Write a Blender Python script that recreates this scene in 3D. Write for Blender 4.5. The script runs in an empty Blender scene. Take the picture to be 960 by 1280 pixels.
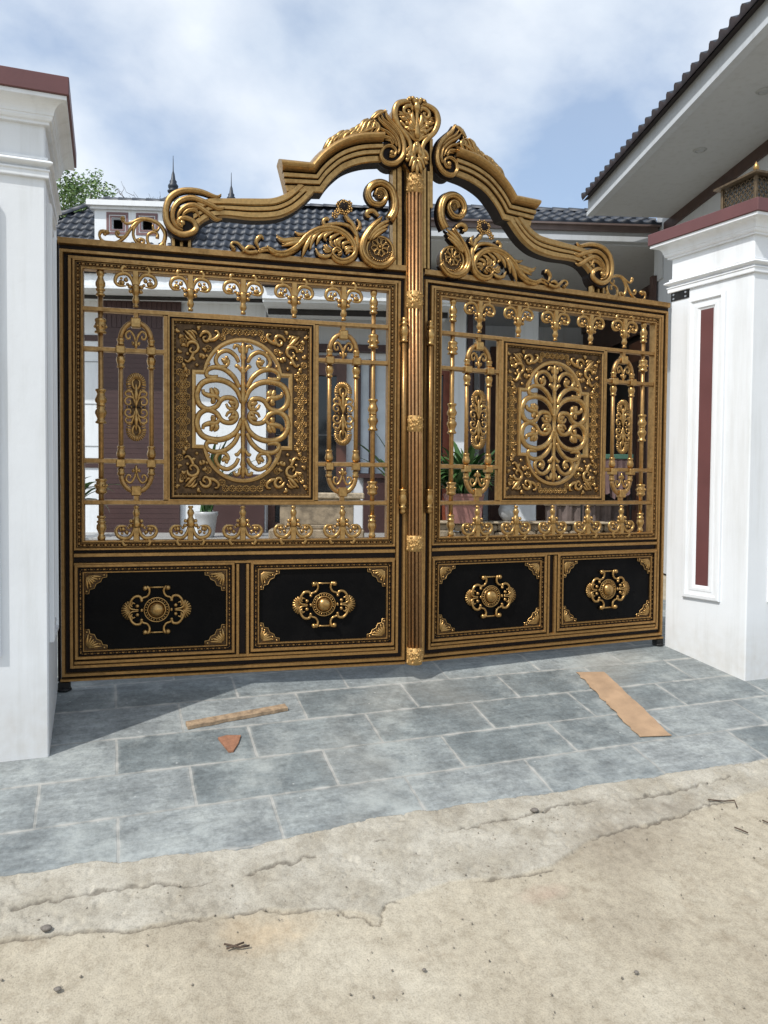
import bpy, bmesh, math, random
from math import sin, cos, pi, radians, sqrt, atan2, exp, hypot
import numpy as np
from mathutils import Vector, noise as mnoise
random.seed(7)
S=bpy.context.scene; COL=S.collection
# ornament outlines measured on the gate, in metres on each leaf
SUN_STR=3.6; SKY_STR=.15; EXPO=.04; GPR=(.22,.557,.44,2.868); CLOUD_OFF=(3.2,5.1,2.3); CL1=(5.9,6.5,7.1); CL2=(6.9,7.2,7.5)
UPO=[(1.3665,3.4299),(1.5714,3.4294),(1.6217,3.4915),(1.6825,3.5481),(1.7539,3.5983),(1.8464,3.6443),(1.9399,3.6707),(2.0765,3.6903)]
UPI=[(1.4218,3.2182),(1.6607,3.2377),(1.6992,3.2965),(1.745,3.3492),(1.8065,3.4038),(1.8789,3.4419),(1.9675,3.4709),(2.0675,3.4871)]
LOO=[(0.8099,3.0828),(0.921,3.1298),(1.0128,3.139),(1.1677,3.1546),(1.3092,3.1688),(1.3832,3.1946),(1.431,3.2258),(1.4951,3.2826)]
LOI=[(0.825,2.9203),(0.9059,2.992),(1.013,3.0202),(1.1941,3.0191),(1.3519,3.0417),(1.453,3.0882),(1.5279,3.1484),(1.6141,3.242)]
VOL=[[(1.0326,3.1854),(0.9987,3.1567),(0.9034,3.1473),(0.8038,3.1337),(0.734,3.0886),(0.7065,3.0183),(0.7107,2.9439),(0.7442,2.8922),(0.7983,2.8678),(0.8527,2.8818),(0.8817,2.9145),(0.8655,2.9524),(0.8204,2.9692),(0.7829,2.9556),(0.7795,2.9266),(0.8051,2.919)],[(1.0532,3.1116),(1.0141,3.0902),(0.9445,3.0949),(0.8599,3.0948),(0.7882,3.0703),(0.7498,3.0186),(0.7456,2.9567),(0.7677,2.9121),(0.8045,2.8942)],[(1.038,3.0359),(0.9988,3.0209),(0.9434,3.0391),(0.8732,3.0526),(0.8132,3.0332),(0.7808,2.9921),(0.7744,2.9567)],[(0.9058,2.9879),(0.8796,3.0203),(0.8413,3.0184),(0.8124,2.9972),(0.8005,2.9727)]]
VOLC=[(0.8025,2.9352),(0.7999,2.9445)]
VO2=[[(2.0833,3.8298),(2.107,3.7804),(2.1531,3.7357),(2.1994,3.6806),(2.2237,3.6023),(2.2114,3.5298),(2.1605,3.4814),(2.0989,3.4785),(2.0626,3.5179),(2.0769,3.575),(2.1276,3.5961),(2.1662,3.5672),(2.1516,3.528),(2.1197,3.5274)],[(2.0203,3.8096),(2.0544,3.7537),(2.1214,3.7065),(2.1751,3.6524),(2.1917,3.5884),(2.1813,3.5466)],[(1.9976,3.7546),(2.0442,3.7071),(2.111,3.68),(2.1539,3.6397),(2.1724,3.5963)],[(2.0234,3.6774),(2.0689,3.6527),(2.1219,3.646),(2.1509,3.609)],[(2.087,3.6317),(2.1274,3.6295),(2.1435,3.603)],[(2.0518,3.8086),(2.0786,3.7617),(2.1372,3.7216),(2.1856,3.6688)]]
VO2C=(2.1334,3.5462)
ACT=[[(1.6656,3.5221),(1.6858,3.5443),(1.706,3.5814),(1.7314,3.6092)],[(1.7062,3.5467),(1.7213,3.5832),(1.7467,3.611),(1.7671,3.6383)],[(1.7367,3.5701),(1.757,3.6122),(1.7825,3.6402),(1.8029,3.6625)],[(1.7725,3.5893),(1.798,3.6271),(1.8236,3.6501),(1.8442,3.6626)],[(1.8135,3.6091),(1.8391,3.6421),(1.8648,3.6701),(1.8854,3.6906)],[(1.8547,3.629),(1.8804,3.667),(1.9061,3.7001),(1.932,3.7233)],[(1.8961,3.644),(1.9166,3.6864),(1.9371,3.729),(1.9683,3.7579)],[(1.9324,3.6584),(1.953,3.7059),(1.9684,3.7379),(1.9913,3.7538)],[(1.9689,3.6628),(1.9896,3.7034),(1.9978,3.7315),(2.0101,3.7632)],[(1.8857,3.6527),(1.9272,3.6657),(1.9792,3.6941),(2.0211,3.7073)],[(1.7929,3.6166),(1.8443,3.6377),(1.8959,3.6689),(1.9374,3.697)],[(1.9892,3.7605),(2.0204,3.7896),(2.0518,3.8137),(2.0886,3.8284)],[(2.0108,3.6679),(2.0316,3.7006),(2.0209,3.7294),(1.9945,3.7512)]]
ACS=[[(1.0781,2.8247),(1.0603,2.8398),(1.0697,2.8597),(1.1017,2.8589),(1.1315,2.8316),(1.1733,2.8052),(1.2332,2.8138)],[(1.2332,2.8138),(1.2995,2.8362),(1.3542,2.8142),(1.4214,2.8198),(1.4949,2.8685),(1.5565,2.9408),(1.6434,2.995),(1.7439,3.009),(1.8303,2.9774),(1.8869,2.9106),(1.8873,2.8462),(1.8339,2.8022),(1.7729,2.8022),(1.7347,2.8397),(1.7636,2.8754),(1.7954,2.8534),(1.7727,2.8342)],[(1.1316,2.8017),(1.1792,2.8416),(1.2176,2.8329)],[(1.2392,2.8347),(1.2223,2.8813),(1.251,2.9162),(1.2704,2.8975)],[(1.2934,2.8574),(1.3262,2.824),(1.3725,2.8182)],[(1.3539,2.9229),(1.3966,2.9001),(1.4579,2.9078),(1.5318,2.9204)],[(1.3906,2.8657),(1.4457,2.8825),(1.5072,2.9),(1.5565,2.9347)],[(1.397,2.7996),(1.452,2.8406),(1.4949,2.8685),(1.5441,2.9275)],[(1.5261,2.7981),(1.5445,2.8544),(1.5715,2.9116),(1.6061,2.9635)],[(1.4761,2.964),(1.5193,2.9497),(1.5812,2.9735)],[(1.5817,2.8576),(1.5914,2.9073),(1.6186,2.9524),(1.656,2.9863)],[(1.6252,2.8918),(1.6375,2.9296),(1.6686,2.9654),(1.7087,2.9911)],[(1.6939,2.9223),(1.6787,2.9455),(1.7087,2.9764),(1.7439,2.9943)],[(1.7381,2.9052),(1.719,2.9368),(1.7504,2.9641),(1.7845,2.9831)],[(1.7825,2.893),(1.7633,2.9246),(1.7948,2.9496),(1.8227,2.9582)],[(1.8232,2.8779),(1.8053,2.9073),(1.8331,2.9257),(1.8587,2.9242)],[(1.8464,2.849),(1.8309,2.8724),(1.8589,2.8909),(1.8781,2.8826)],[(1.6191,2.8668),(1.6443,2.8261),(1.6945,2.818),(1.7347,2.8397)],[(1.6752,2.8961),(1.6942,2.8671),(1.7258,2.8599)],[(1.8912,2.8465),(1.9073,2.9222),(1.8991,2.9959),(1.877,3.0533),(1.8449,3.0836),(1.8217,3.1184)],[(1.899,3.0083),(1.9244,3.0539),(1.9023,3.089)],[(1.8993,2.9711),(1.858,3.0293),(1.7943,3.0456),(1.7311,3.0398),(1.6833,3.028),(1.6706,3.055),(1.6956,3.0733),(1.7083,3.0585)],[(1.9156,3.0221),(1.9412,3.0369)],[(1.7943,3.0456),(1.7562,3.0568)]]
FLW=[(1.8126,3.1668),(1.7808,3.1759),(1.8124,3.1913),(1.8468,3.1886),(1.8508,3.152),(1.8255,3.1311),(1.7874,3.1336),(1.7496,3.1029),(1.7684,3.1256)]
CSC=[[(2.1327,3.1073),(2.165,3.1666),(2.1709,3.2421),(2.1401,3.3201),(2.0721,3.3539),(2.005,3.3271),(1.9797,3.2663),(2.0111,3.2113),(2.0733,3.21),(2.1093,3.2584),(2.0855,3.3057),(2.044,3.3014),(2.0287,3.2676)],[(2.1327,3.1073),(2.1008,3.0233),(2.0508,3.0934),(1.9969,3.0325),(1.9524,2.9541)],[(2.074,3.1143),(2.0161,3.0529),(1.9612,2.9735),(1.9412,2.8973),(1.9661,2.8312),(2.0311,2.7903),(2.1091,2.7965),(2.1676,2.8539)],[(2.0545,3.1211),(2.0154,3.1522),(1.9768,3.1422),(1.9731,3.1171),(1.9963,3.1106)],[(2.1328,3.1011),(2.0744,3.0682),(2.0164,3.0157),(1.9781,2.9564)],[(2.1265,3.073),(2.0746,3.0396),(2.0294,3.0044),(1.991,2.9513)],[(2.1176,3.0435),(2.0774,3.0212),(2.0425,2.9931),(2.0104,2.9592)]]
ROS=[(2.0692,2.9057),(2.0685,2.983),(2.0662,3.2789)]
SCL=[[(0.3871,2.9462),(0.3747,2.9649),(0.3843,2.9748),(0.3938,2.9388),(0.4303,2.9422),(0.4884,2.9727),(0.5466,2.9731),(0.6052,2.9484),(0.6415,2.8911),(0.6247,2.8238),(0.5756,2.8014),(0.5366,2.8212),(0.5328,2.8713),(0.566,2.8974),(0.5934,2.8847),(0.5914,2.8583)],[(0.2676,2.8496),(0.2753,2.8702),(0.2488,2.8708),(0.2392,2.8451),(0.2533,2.8186),(0.2912,2.805),(0.3436,2.8115),(0.3916,2.8487),(0.4302,2.9072),(0.469,2.9508),(0.5272,2.9783)],[(0.3591,2.8638),(0.3486,2.8788),(0.34,2.869),(0.3533,2.8483),(0.3916,2.8537),(0.4225,2.8915)],[(0.4883,2.9626),(0.4515,2.9141),(0.4446,2.8634),(0.4667,2.8202),(0.4996,2.816),(0.5094,2.839),(0.4881,2.8452),(0.4764,2.8341)],[(0.5641,2.9426),(0.5709,2.9099),(0.5954,2.9122),(0.6072,2.9364)]]
PNL=[[(-0.0098,0.0537),(-0.041,0.1343),(-0.103,0.1841),(-0.185,0.1983),(-0.2642,0.1722),(-0.2996,0.1036),(-0.2865,0.0368),(-0.2358,0.0022),(-0.1767,0.0198),(-0.146,0.0625),(-0.1132,0.0814),(-0.0668,0.0789),(-0.0409,0.0453),(-0.0533,0.0103),(-0.0946,0.0152),(-0.1111,0.0429)],[(-0.0255,0.1506),(-0.0598,0.2172),(-0.1185,0.2668),(-0.185,0.2793),(-0.2308,0.2596),(-0.2379,0.2251),(-0.2105,0.2107),(-0.1625,0.2211)],[(-0.0289,0.3179),(-0.0538,0.3637),(-0.1033,0.3924),(-0.1545,0.3721),(-0.1789,0.3263),(-0.1564,0.2858),(-0.1114,0.291),(-0.0949,0.3251),(-0.1217,0.3415)],[(-0.0621,0.407),(-0.0497,0.4285),(-0.026,0.4225),(-0.0207,0.3946),(-0.0052,0.3818)],[(-0.0516,0.2855),(-0.0392,0.2965),(-0.0226,0.2764),(-0.0049,0.251)],[(-0.1542,0.0622),(-0.1747,0.0875),(-0.2155,0.0912),(-0.2541,0.1053),(-0.2612,0.1309)],[(-0.1849,0.0767),(-0.2002,0.1125),(-0.2104,0.1433)],[(-0.1747,0.0875),(-0.1727,0.1188),(-0.1931,0.1409)],[(-0.2002,0.0866),(-0.1931,0.0556),(-0.2104,0.0467)],[(-0.0949,0.3251),(-0.1186,0.324),(-0.1391,0.3386)],[(-0.1083,0.3141),(-0.1319,0.313)],[(-0.1032,0.3352),(-0.1114,0.3556)],[(-0.0409,0.0453),(-0.0719,0.0494),(-0.0946,0.0591)],[(-0.0533,0.0103),(-0.0771,0.0388)]]
PREL=[[(-0.2813,0.4726),(-0.2641,0.5015),(-0.2337,0.5094),(-0.2133,0.4868),(-0.2235,0.4552),(-0.2478,0.4466),(-0.26,0.4687),(-0.2418,0.48)],[(-0.2235,0.4552),(-0.1899,0.4622),(-0.1592,0.4899),(-0.1664,0.5154),(-0.1868,0.5163)],[(-0.3618,0.4013),(-0.3548,0.4274),(-0.3266,0.4392),(-0.2964,0.4233),(-0.2944,0.3893),(-0.3216,0.3673),(-0.3448,0.3816),(-0.3317,0.4029)],[(-0.3216,0.3673),(-0.3367,0.3305),(-0.3589,0.3088),(-0.3789,0.3232)],[(-0.3788,0.5134),(-0.3518,0.4892),(-0.3216,0.4549),(-0.2914,0.436)],[(-0.3668,0.5038),(-0.3367,0.5055),(-0.3065,0.4609)],[(-0.3367,0.4541),(-0.3568,0.4581),(-0.3748,0.4828)],[(-0.2964,0.4872),(-0.3145,0.5068),(-0.3367,0.5158)]]
FLR=[[(-0.0104,-0.0007),(-0.0225,0.0429),(-0.0437,0.0731),(-0.0741,0.0804),(-0.1105,0.0669),(-0.1257,0.0323),(-0.1107,0.0049),(-0.0835,0.0005),(-0.0592,0.0022)],[(-0.0723,0.0837),(-0.0862,0.1016),(-0.074,0.1247),(-0.0588,0.1195)],[(-0.0741,0.0899),(-0.0619,0.1035)],[(-0.1016,0.0119),(-0.0925,0.0315),(-0.0834,0.0258)],[(-0.059,0.0498),(-0.0499,0.0524)]]
FLRB=[(-0.0348,-0.0024),(-0.0319,-0.0321)]
MED=[[(-0.0715,0.1442),(-0.0526,0.1487),(-0.0445,0.1187),(-0.0595,0.0907),(-0.0865,0.0809),(-0.0946,0.0648)],[(-0.0933,0.0633),(-0.1033,0.0884),(-0.1335,0.0907),(-0.157,0.0688),(-0.1658,0.0408),(-0.1505,0.0227)],[(-0.1504,0.058),(-0.1685,0.048),(-0.1725,0.0269),(-0.1538,0.0086),(-0.1136,0.0038)],[(-0.1336,0.0433),(-0.1504,0.0495),(-0.1571,0.0335)]]
MEDB=[(-0.0715,0.1442),(-0.0946,0.0634),(-0.1203,0.0288),(-0.0934,0.0031)]
MEDF=[(-0.1706,0.0057),(-0.2193,0.0073),(-0.1938,0.0417)]
CTC=(-0.0229,3.877)
CRT=[[(-0.0392,0.0948),(-0.0876,0.0877),(-0.1389,0.0618),(-0.159,0.0143),(-0.1551,-0.0322),(-0.1307,-0.0849),(-0.089,-0.1287),(-0.0539,-0.1738),(-0.0431,-0.2229),(-0.0564,-0.2758),(-0.0755,-0.3117)],[(-0.0283,0.0397),(-0.0389,0.0632),(-0.07,0.061),(-0.094,0.038),(-0.0882,0.0093),(-0.0626,0.0085),(-0.0524,0.0293),(-0.0698,0.0339)],[(0.0009,-0.0888),(-0.0238,-0.0547),(-0.0347,-0.0121),(-0.0302,0.0267)],[(-0.0094,-0.1032),(-0.0582,-0.0921),(-0.0893,-0.0908)],[(-0.0081,-0.0998),(-0.0515,-0.0719),(-0.0689,-0.0558)],[(-0.0039,-0.096),(-0.0342,-0.0628),(-0.0463,-0.0331)],[(0.0016,-0.1651),(-0.0155,-0.1996),(-0.0254,-0.252),(-0.0287,-0.2716)],[(0.0017,-0.1715),(-0.0069,-0.2174),(-0.0093,-0.256)],[(0.0064,-0.2919),(-0.0251,-0.2838),(-0.0435,-0.3184),(-0.0558,-0.3456)],[(0.0065,-0.2982),(-0.013,-0.3075),(-0.0279,-0.3543),(-0.0346,-0.3807)],[(0.0052,-0.3112),(0.0001,-0.3566),(-0.0009,-0.4014)],[(-0.0006,0.0635),(-0.0149,0.0927),(-0.0325,0.115),(-0.0568,0.1202)],[(-0.0007,0.0698),(-0.0059,0.1006),(-0.0013,0.1268)],[(-0.0602,0.1165),(-0.0683,0.0961),(-0.053,0.0861)],[(-0.1278,-0.0214),(-0.1002,-0.0357),(-0.0656,-0.0426)]]
CRTO=[(-0.0011,0.1078),(-0.0393,0.1012),(-0.0876,0.0927),(-0.1423,0.0643),(-0.1672,0.0129),(-0.1619,-0.0397),(-0.1375,-0.0923),(-0.0958,-0.1361),(-0.0643,-0.1755),(-0.0535,-0.2245),(-0.0668,-0.2774),(-0.0824,-0.3146),(-0.0557,-0.352),(-0.0276,-0.3861),(0.0041,-0.4103)]
CRTB=[(0.0014,-0.1397),(-0.0007,0.0666),(0.0029,-0.2924)]
CRK=[[(-2.433,-1.84),(-2.297,-1.832),(-2.14,-1.827),(-1.978,-1.836),(-1.747,-1.881),(-1.504,-1.884),(-1.318,-1.865),(-1.143,-1.846)],[(-2.632,-1.959),(-2.46,-1.989),(-2.285,-2.011),(-2.136,-2.03),(-1.984,-2.07),(-1.827,-2.062),(-1.571,-2.099),(-1.436,-2.1),(-1.26,-2.16),(-1.154,-2.161),(-1.084,-2.224),(-0.987,-2.308),(-0.935,-2.21),(-0.77,-2.173),(-0.605,-2.152),(-0.306,-2.205),(-0.089,-2.198)],[(-0.841,-1.833),(-0.724,-1.85),(-0.529,-1.84),(-0.326,-1.829),(-0.094,-1.823),(0.202,-1.809),(0.436,-1.797)],[(0.502,-1.813),(0.846,-1.847),(1.146,-1.821),(1.354,-1.816)],[(0.227,-2.062),(0.476,-2.051),(0.743,-2.034),(0.991,-1.993),(1.13,-1.991)]]
EDG=[(-2.689,-1.619),(-2.503,-1.623),(-2.401,-1.629),(-2.111,-1.641),(-1.765,-1.685),(-1.4,-1.71),(-0.997,-1.676),(-0.778,-1.648),(-0.504,-1.657),(-0.149,-1.661),(0.258,-1.673),(0.598,-1.68),(1.033,-1.689),(1.379,-1.696),(1.749,-1.697),(2.262,-1.707)]
TWG=[[(1.045,-1.963),(1.124,-1.997),(1.188,-2.006),(1.156,-2.056)],[(1.006,-2.194),(1.025,-2.218),(1.042,-2.249)],[(1.203,-2.185),(1.22,-2.217)],[(-1.624,-2.243),(-1.566,-2.275),(-1.528,-2.277)],[(-1.618,-2.268),(-1.547,-2.256)]]
PEB=[(-2.292,-1.989),(0.045,-1.811),(-0.109,-2.841),(-0.901,-2.58),(-2.234,-2.285)]
STN=[(0.409,-2.14),(-1.44,-2.206),(-0.191,-2.329)]


# ------------------------------------------------------------------ helpers
def tag(o,label=None,cat=None,group=None,kind=None):
    if label: o['label']=label
    if cat: o['category']=cat
    if group: o['group']=group
    if kind: o['kind']=kind
    return o
def empty(name,loc,rz,label,cat,group=None):
    o=bpy.data.objects.new(name,None); COL.objects.link(o)
    o.location=loc; o.rotation_euler=(0,0,rz); o.empty_display_size=.2
    return tag(o,label,cat,group)
class MB:
    def __init__(s): s.v=[];s.f=[];s.m=[];s.s=[]
    def add(s,vs,fs,mat=0,sm=True):
        b=len(s.v); s.v+=[tuple(v) for v in vs]
        if not isinstance(mat,(list,tuple)): mat=[mat]*len(fs)
        for f,k in zip(fs,mat): s.f.append(tuple(b+i for i in f)); s.m.append(k); s.s.append(sm)
    def box(s,x0,x1,y0,y1,z0,z1,mat=0):
        vs=[(x,y,z) for z in (z0,z1) for y in (y0,y1) for x in (x0,x1)]
        s.add(vs,[(0,2,3,1),(4,5,7,6),(0,1,5,4),(2,6,7,3),(0,4,6,2),(1,3,7,5)],mat,False)
    def bev(s,x0,x1,y0,y1,z0,z1,b=.006,mat=0):
        # box with all edges chamfered
        vs=[];idx={}
        c=[(x0,x1),(y0,y1),(z0,z1)]
        for i in range(8):
            sg=[(i>>k)&1 for k in range(3)]
            for ax in range(3):
                p=[c[k][sg[k]]+(b if sg[k]==0 else -b)*(k!=ax) for k in range(3)]
                idx[(i,ax)]=len(vs); vs.append(p)
        fs=[]
        for ax in range(3):
            o1,o2=(ax+1)%3,(ax+2)%3
            for sd in (0,1):
                q=[(sd<<ax)|(a<<o1)|(bb<<o2) for a,bb in ((0,0),(1,0),(1,1),(0,1))]
                f=[idx[(i,ax)] for i in q]; fs.append(f if sd else f[::-1])
        for ax in range(3):
            o1,o2=(ax+1)%3,(ax+2)%3
            for a in (0,1):
                for bb in (0,1):
                    i0=(a<<o1)|(bb<<o2); i1=i0|(1<<ax)
                    fs.append([idx[(i0,o1)],idx[(i1,o1)],idx[(i1,o2)],idx[(i0,o2)]])
        for i in range(8): fs.append([idx[(i,0)],idx[(i,1)],idx[(i,2)]])
        s.add(vs,fs,mat,False)
    def build(s,name,mats,parent=None,mx=None,loc=None,smooth_angle=40,recalc=True):
        me=bpy.data.meshes.new(name)
        vs=s.v; fs=s.f
        if mx is not None:     # gate coordinates (u along the leaf, v up, w out of the face)
            vs=[(mx*u,-w,v) for u,v,w in vs]
        me.from_pydata(vs,[],fs); 
        me.polygons.foreach_set('material_index',s.m)
        me.polygons.foreach_set('use_smooth',s.s)
        for m in mats: me.materials.append(m)
        if recalc:
            bm=bmesh.new(); bm.from_mesh(me); bmesh.ops.recalc_face_normals(bm,faces=bm.faces); bm.to_mesh(me); bm.free()
        me.update()
        o=bpy.data.objects.new(name,me); COL.objects.link(o)
        if parent: o.parent=parent
        if loc: o.location=loc
        return o
def crom(P,n=6):
    """Catmull-Rom through control tuples"""
    if len(P)==2 or n<=1: return [tuple(p) for p in P]
    A=[np.array(p,float) for p in P]; out=[]
    A=[2*A[0]-A[1]]+A+[2*A[-1]-A[-2]]
    for i in range(1,len(A)-2):
        p0,p1,p2,p3=A[i-1:i+3]
        for k in range(n):
            t=k/n
            out.append(.5*((2*p1)+(-p0+p2)*t+(2*p0-5*p1+4*p2-p3)*t*t+(-p0+3*p1-3*p2+p3)*t**3))
    out.append(A[-2]); return [tuple(p) for p in out]
def tube(mb,pts,r,w=0.,fl=1.,mat=0,n=7,res=5,cap=True):
    """round bar that follows a curve in the gate plane; r: radius or list along the control points"""
    if not isinstance(r,(list,tuple)): r=[r]*len(pts)
    if len(r)!=len(pts):
        xs=np.linspace(0,1,len(r)); r=np.interp(np.linspace(0,1,len(pts)),xs,r)
    if not isinstance(w,(list,tuple)): w=[w]*len(pts)
    if len(w)!=len(pts):
        xs=np.linspace(0,1,len(w)); w=np.interp(np.linspace(0,1,len(pts)),xs,w)
    C=crom([(p[0],p[1],a,b) for p,a,b in zip(pts,r,w)],res)
    vs=[];fs=[];N=len(C)
    for i,(u,v,ra,ww) in enumerate(C):
        a=C[max(i-1,0)]; b=C[min(i+1,N-1)]
        tu,tv=b[0]-a[0],b[1]-a[1]; L=hypot(tu,tv) or 1; tu/=L;tv/=L
        ra=max(ra,.0008)
        for j in range(n):
            q=2*pi*(j+.5)/n
            vs.append((u-tv*ra*cos(q),v+tu*ra*cos(q),ww+ra*fl*sin(q)))
    for i in range(N-1):
        for j in range(n):
            k=(j+1)%n
            fs.append((i*n+j,i*n+k,(i+1)*n+k,(i+1)*n+j))
    if cap: fs.append(tuple(range(n))[::-1]); fs.append(tuple((N-1)*n+j for j in range(n)))
    mb.add(vs,fs,mat)
def sph(mb,c,r,fl=1.,mat=0,n=8,m=5):
    vs=[(c[0],c[1],c[2]+r*fl)];fs=[]
    for i in range(1,m):
        a=pi*i/m
        for j in range(n):
            q=2*pi*j/n; vs.append((c[0]+r*sin(a)*cos(q),c[1]+r*sin(a)*sin(q),c[2]+r*fl*cos(a)))
    vs.append((c[0],c[1],c[2]-r*fl)); e=len(vs)-1
    for j in range(n):
        k=(j+1)%n; fs.append((0,1+j,1+k)); fs.append((e,e-n+k,e-n+j))
        for i in range(m-2): fs.append((1+i*n+j,1+(i+1)*n+j,1+(i+1)*n+k,1+i*n+k))
    mb.add(vs,fs,mat)
def lathe(mb,u,w,prof,n=10,mat=0,axis='v'):
    """turned bar along v; prof [(v,r)]"""
    vs=[];fs=[]
    for v,r in prof:
        for j in range(n):
            q=2*pi*j/n
            if axis=='v': vs.append((u+r*cos(q),v,w+r*sin(q)))
            else: vs.append((u+r*cos(q),w+r*sin(q),v))
    for i in range(len(prof)-1):
        for j in range(n):
            k=(j+1)%n; fs.append((i*n+j,i*n+k,(i+1)*n+k,(i+1)*n+j))
    fs.append(tuple(range(n))); fs.append(tuple((len(prof)-1)*n+j for j in range(n)))
    mb.add(vs,fs,mat)
def ribbon(mb,O,I,prof,res=6,wb=-.05,smooth=False,endlen=None):
    """moulding of a given section between an outer and an inner edge; prof [(s,h,mat)]"""
    C=crom([o+i for o,i in zip(O,I)],res) if smooth else [tuple(o)+tuple(i) for o,i in zip(O,I)]
    pr=[(0,wb,1)]+list(prof)+[(1,wb,1)]; K=len(pr); vs=[];fs=[];ms=[]
    for (a,b,c,d) in C:
        for s,h,_ in pr: vs.append((a+(c-a)*s,b+(d-b)*s,h))
    for i in range(len(C)-1):
        for j in range(K):
            k=(j+1)%K
            fs.append((i*K+j,i*K+k,(i+1)*K+k,(i+1)*K+j)); ms.append(pr[k][2] if k else 1)
    fs.append(tuple(range(K))); ms.append(0)
    fs.append(tuple((len(C)-1)*K+j for j in range(K))); ms.append(0)
    mb.add(vs,fs,ms,False)
def frame(mb,u0,v0,u1,v1,prof):
    """mitred rectangular moulding; prof [(inset,height,mat)]"""
    vs=[];fs=[];ms=[]
    for d,h,_ in prof:
        vs+=[(u0+d,v0+d,h),(u1-d,v0+d,h),(u1-d,v1-d,h),(u0+d,v1-d,h)]
    for i in range(len(prof)-1):
        for j in range(4):
            k=(j+1)%4; fs.append((i*4+j,i*4+k,i*4+4+k,i*4+4+j)); ms.append(prof[i+1][2])
    mb.add(vs,fs,ms,False)
def rib(w,h,b=.005,base=.0,mat=0):
    return [(0,base,mat),(b*.4,h*.7,mat),(b,h,mat),(w-b,h,mat),(w-b*.4,h*.7,mat),(w,base,mat)]
def shift(pr,d): return [(a+d,h,m) for a,h,m in pr]
def hrib(mb,u0,u1,v0,v1,h,b=.005,base=0,mat=0):
    pts=[(v0,base),(v0+b*.4,base+(h-base)*.7),(v0+b,h),(v1-b,h),(v1-b*.4,base+(h-base)*.7),(v1,base)]
    vs=[(u,v,w) for u in (u0,u1) for v,w in pts]; n=6
    mb.add(vs,[(i,i+1,n+i+1,n+i) for i in range(5)]+[tuple(range(6)),tuple(range(6,12))],mat,False)
def vrib(mb,u0,u1,v0,v1,h,b=.005,base=0,mat=0):
    pts=[(u0,base),(u0+b*.4,base+(h-base)*.7),(u0+b,h),(u1-b,h),(u1-b*.4,base+(h-base)*.7),(u1,base)]
    vs=[(u,v,w) for v in (v0,v1) for u,w in pts]; n=6
    mb.add(vs,[(i,i+1,n+i+1,n+i) for i in range(5)]+[tuple(range(6)),tuple(range(6,12))],mat,False)

# ------------------------------------------------------------------ materials
def nt(name):
    m=bpy.data.materials.new(name); m.use_nodes=True; t=m.node_tree
    return m,t,t.nodes,t.links,t.nodes['Principled BSDF']
def N(t,typ,**kw):
    n=t.nodes.new(typ)
    for k,v in kw.items():
        if k in n.inputs: n.inputs[k].default_value=v
        else: setattr(n,k,v)
    return n
def ramp(t,src,stops):
    r=t.nodes.new('ShaderNodeValToRGB'); e=r.color_ramp.elements
    while len(e)<len(stops): e.new(.5)
    for k,(p,c) in zip(e,stops): k.position=p; k.color=(c[0],c[1],c[2],1) if not isinstance(c,float) else (c,c,c,1)
    t.links.new(src,r.inputs[0]); return r
def mix(t,f,a,b,typ='MIX'):
    n=t.nodes.new('ShaderNodeMix'); n.data_type='RGBA'; n.blend_type=typ
    for sock,val in ((n.inputs[0],f),(n.inputs[6],a),(n.inputs[7],b)):
        if hasattr(val,'is_linked'): t.links.new(val,sock)
        elif isinstance(val,(int,float)): sock.default_value=val
        else: sock.default_value=tuple(val)+((1,) if len(val)==3 else ())
    return n.outputs[2]
def bump(t,h,strength,dist,bsdf):
    b=t.nodes.new('ShaderNodeBump'); b.inputs['Strength'].default_value=strength; b.inputs['Distance'].default_value=dist
    t.links.new(h,b.inputs['Height']); t.links.new(b.outputs[0],bsdf.inputs['Normal']); return b
def simple(name,c,rough=.5,metal=0.,var=.12,scale=8.,bmp=0.,spec=.5,det=4):
    m,t,nd,L,b=nt(name)
    tc=N(t,'ShaderNodeTexCoord'); no=N(t,'ShaderNodeTexNoise',Scale=scale,Detail=det)
    L.new(tc.outputs['Object'],no.inputs['Vector'])
    r=ramp(t,no.outputs[0],[(.3,[x*(1-var) for x in c]),(.7,[min(1,x*(1+var)) for x in c])])
    L.new(r.outputs[0],b.inputs['Base Color'])
    b.inputs['Roughness'].default_value=rough; b.inputs['Metallic'].default_value=metal; b.inputs['Specular IOR Level'].default_value=spec
    if bmp:
        n2=N(t,'ShaderNodeTexNoise',Scale=scale*9,Detail=3.); L.new(tc.outputs['Object'],n2.inputs['Vector'])
        bump(t,n2.outputs[0],bmp,.01,b)
    return m
def gold(name,c1,c2,rough,metal,dark=.25):
    """bronze paint rubbed with gold: uneven coverage over a brown base"""
    m,t,nd,L,b=nt(name)
    tc=N(t,'ShaderNodeTexCoord'); no=N(t,'ShaderNodeTexNoise',Scale=22.,Detail=6.,Roughness=.65)
    L.new(tc.outputs['Object'],no.inputs['Vector'])
    n2=N(t,'ShaderNodeTexNoise',Scale=55.,Detail=4.); L.new(tc.outputs['Object'],n2.inputs['Vector'])
    r=ramp(t,no.outputs[0],[(.30,c2),(.62,c1)])
    r2=ramp(t,n2.outputs[0],[(.30,(1-dark,)*3),(.62,(1.,1.,1.))])
    L.new(mix(t,1.,r.outputs[0],r2.outputs[0],'MULTIPLY'),b.inputs['Base Color'])
    rr=ramp(t,no.outputs[0],[(.3,(rough+.20,)*3),(.65,(rough-.05,)*3)]); L.new(rr.outputs[0],b.inputs['Roughness'])
    b.inputs['Metallic'].default_value=metal
    bump(t,n2.outputs[0],.12,.004,b)
    return m
GOLD=gold('bronze_gold',(.47,.288,.107),(.39,.23,.082),.33,.82)
GOLD2=gold('orn_gold',(.50,.305,.112),(.36,.21,.075),.26,.92,.3)
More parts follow.
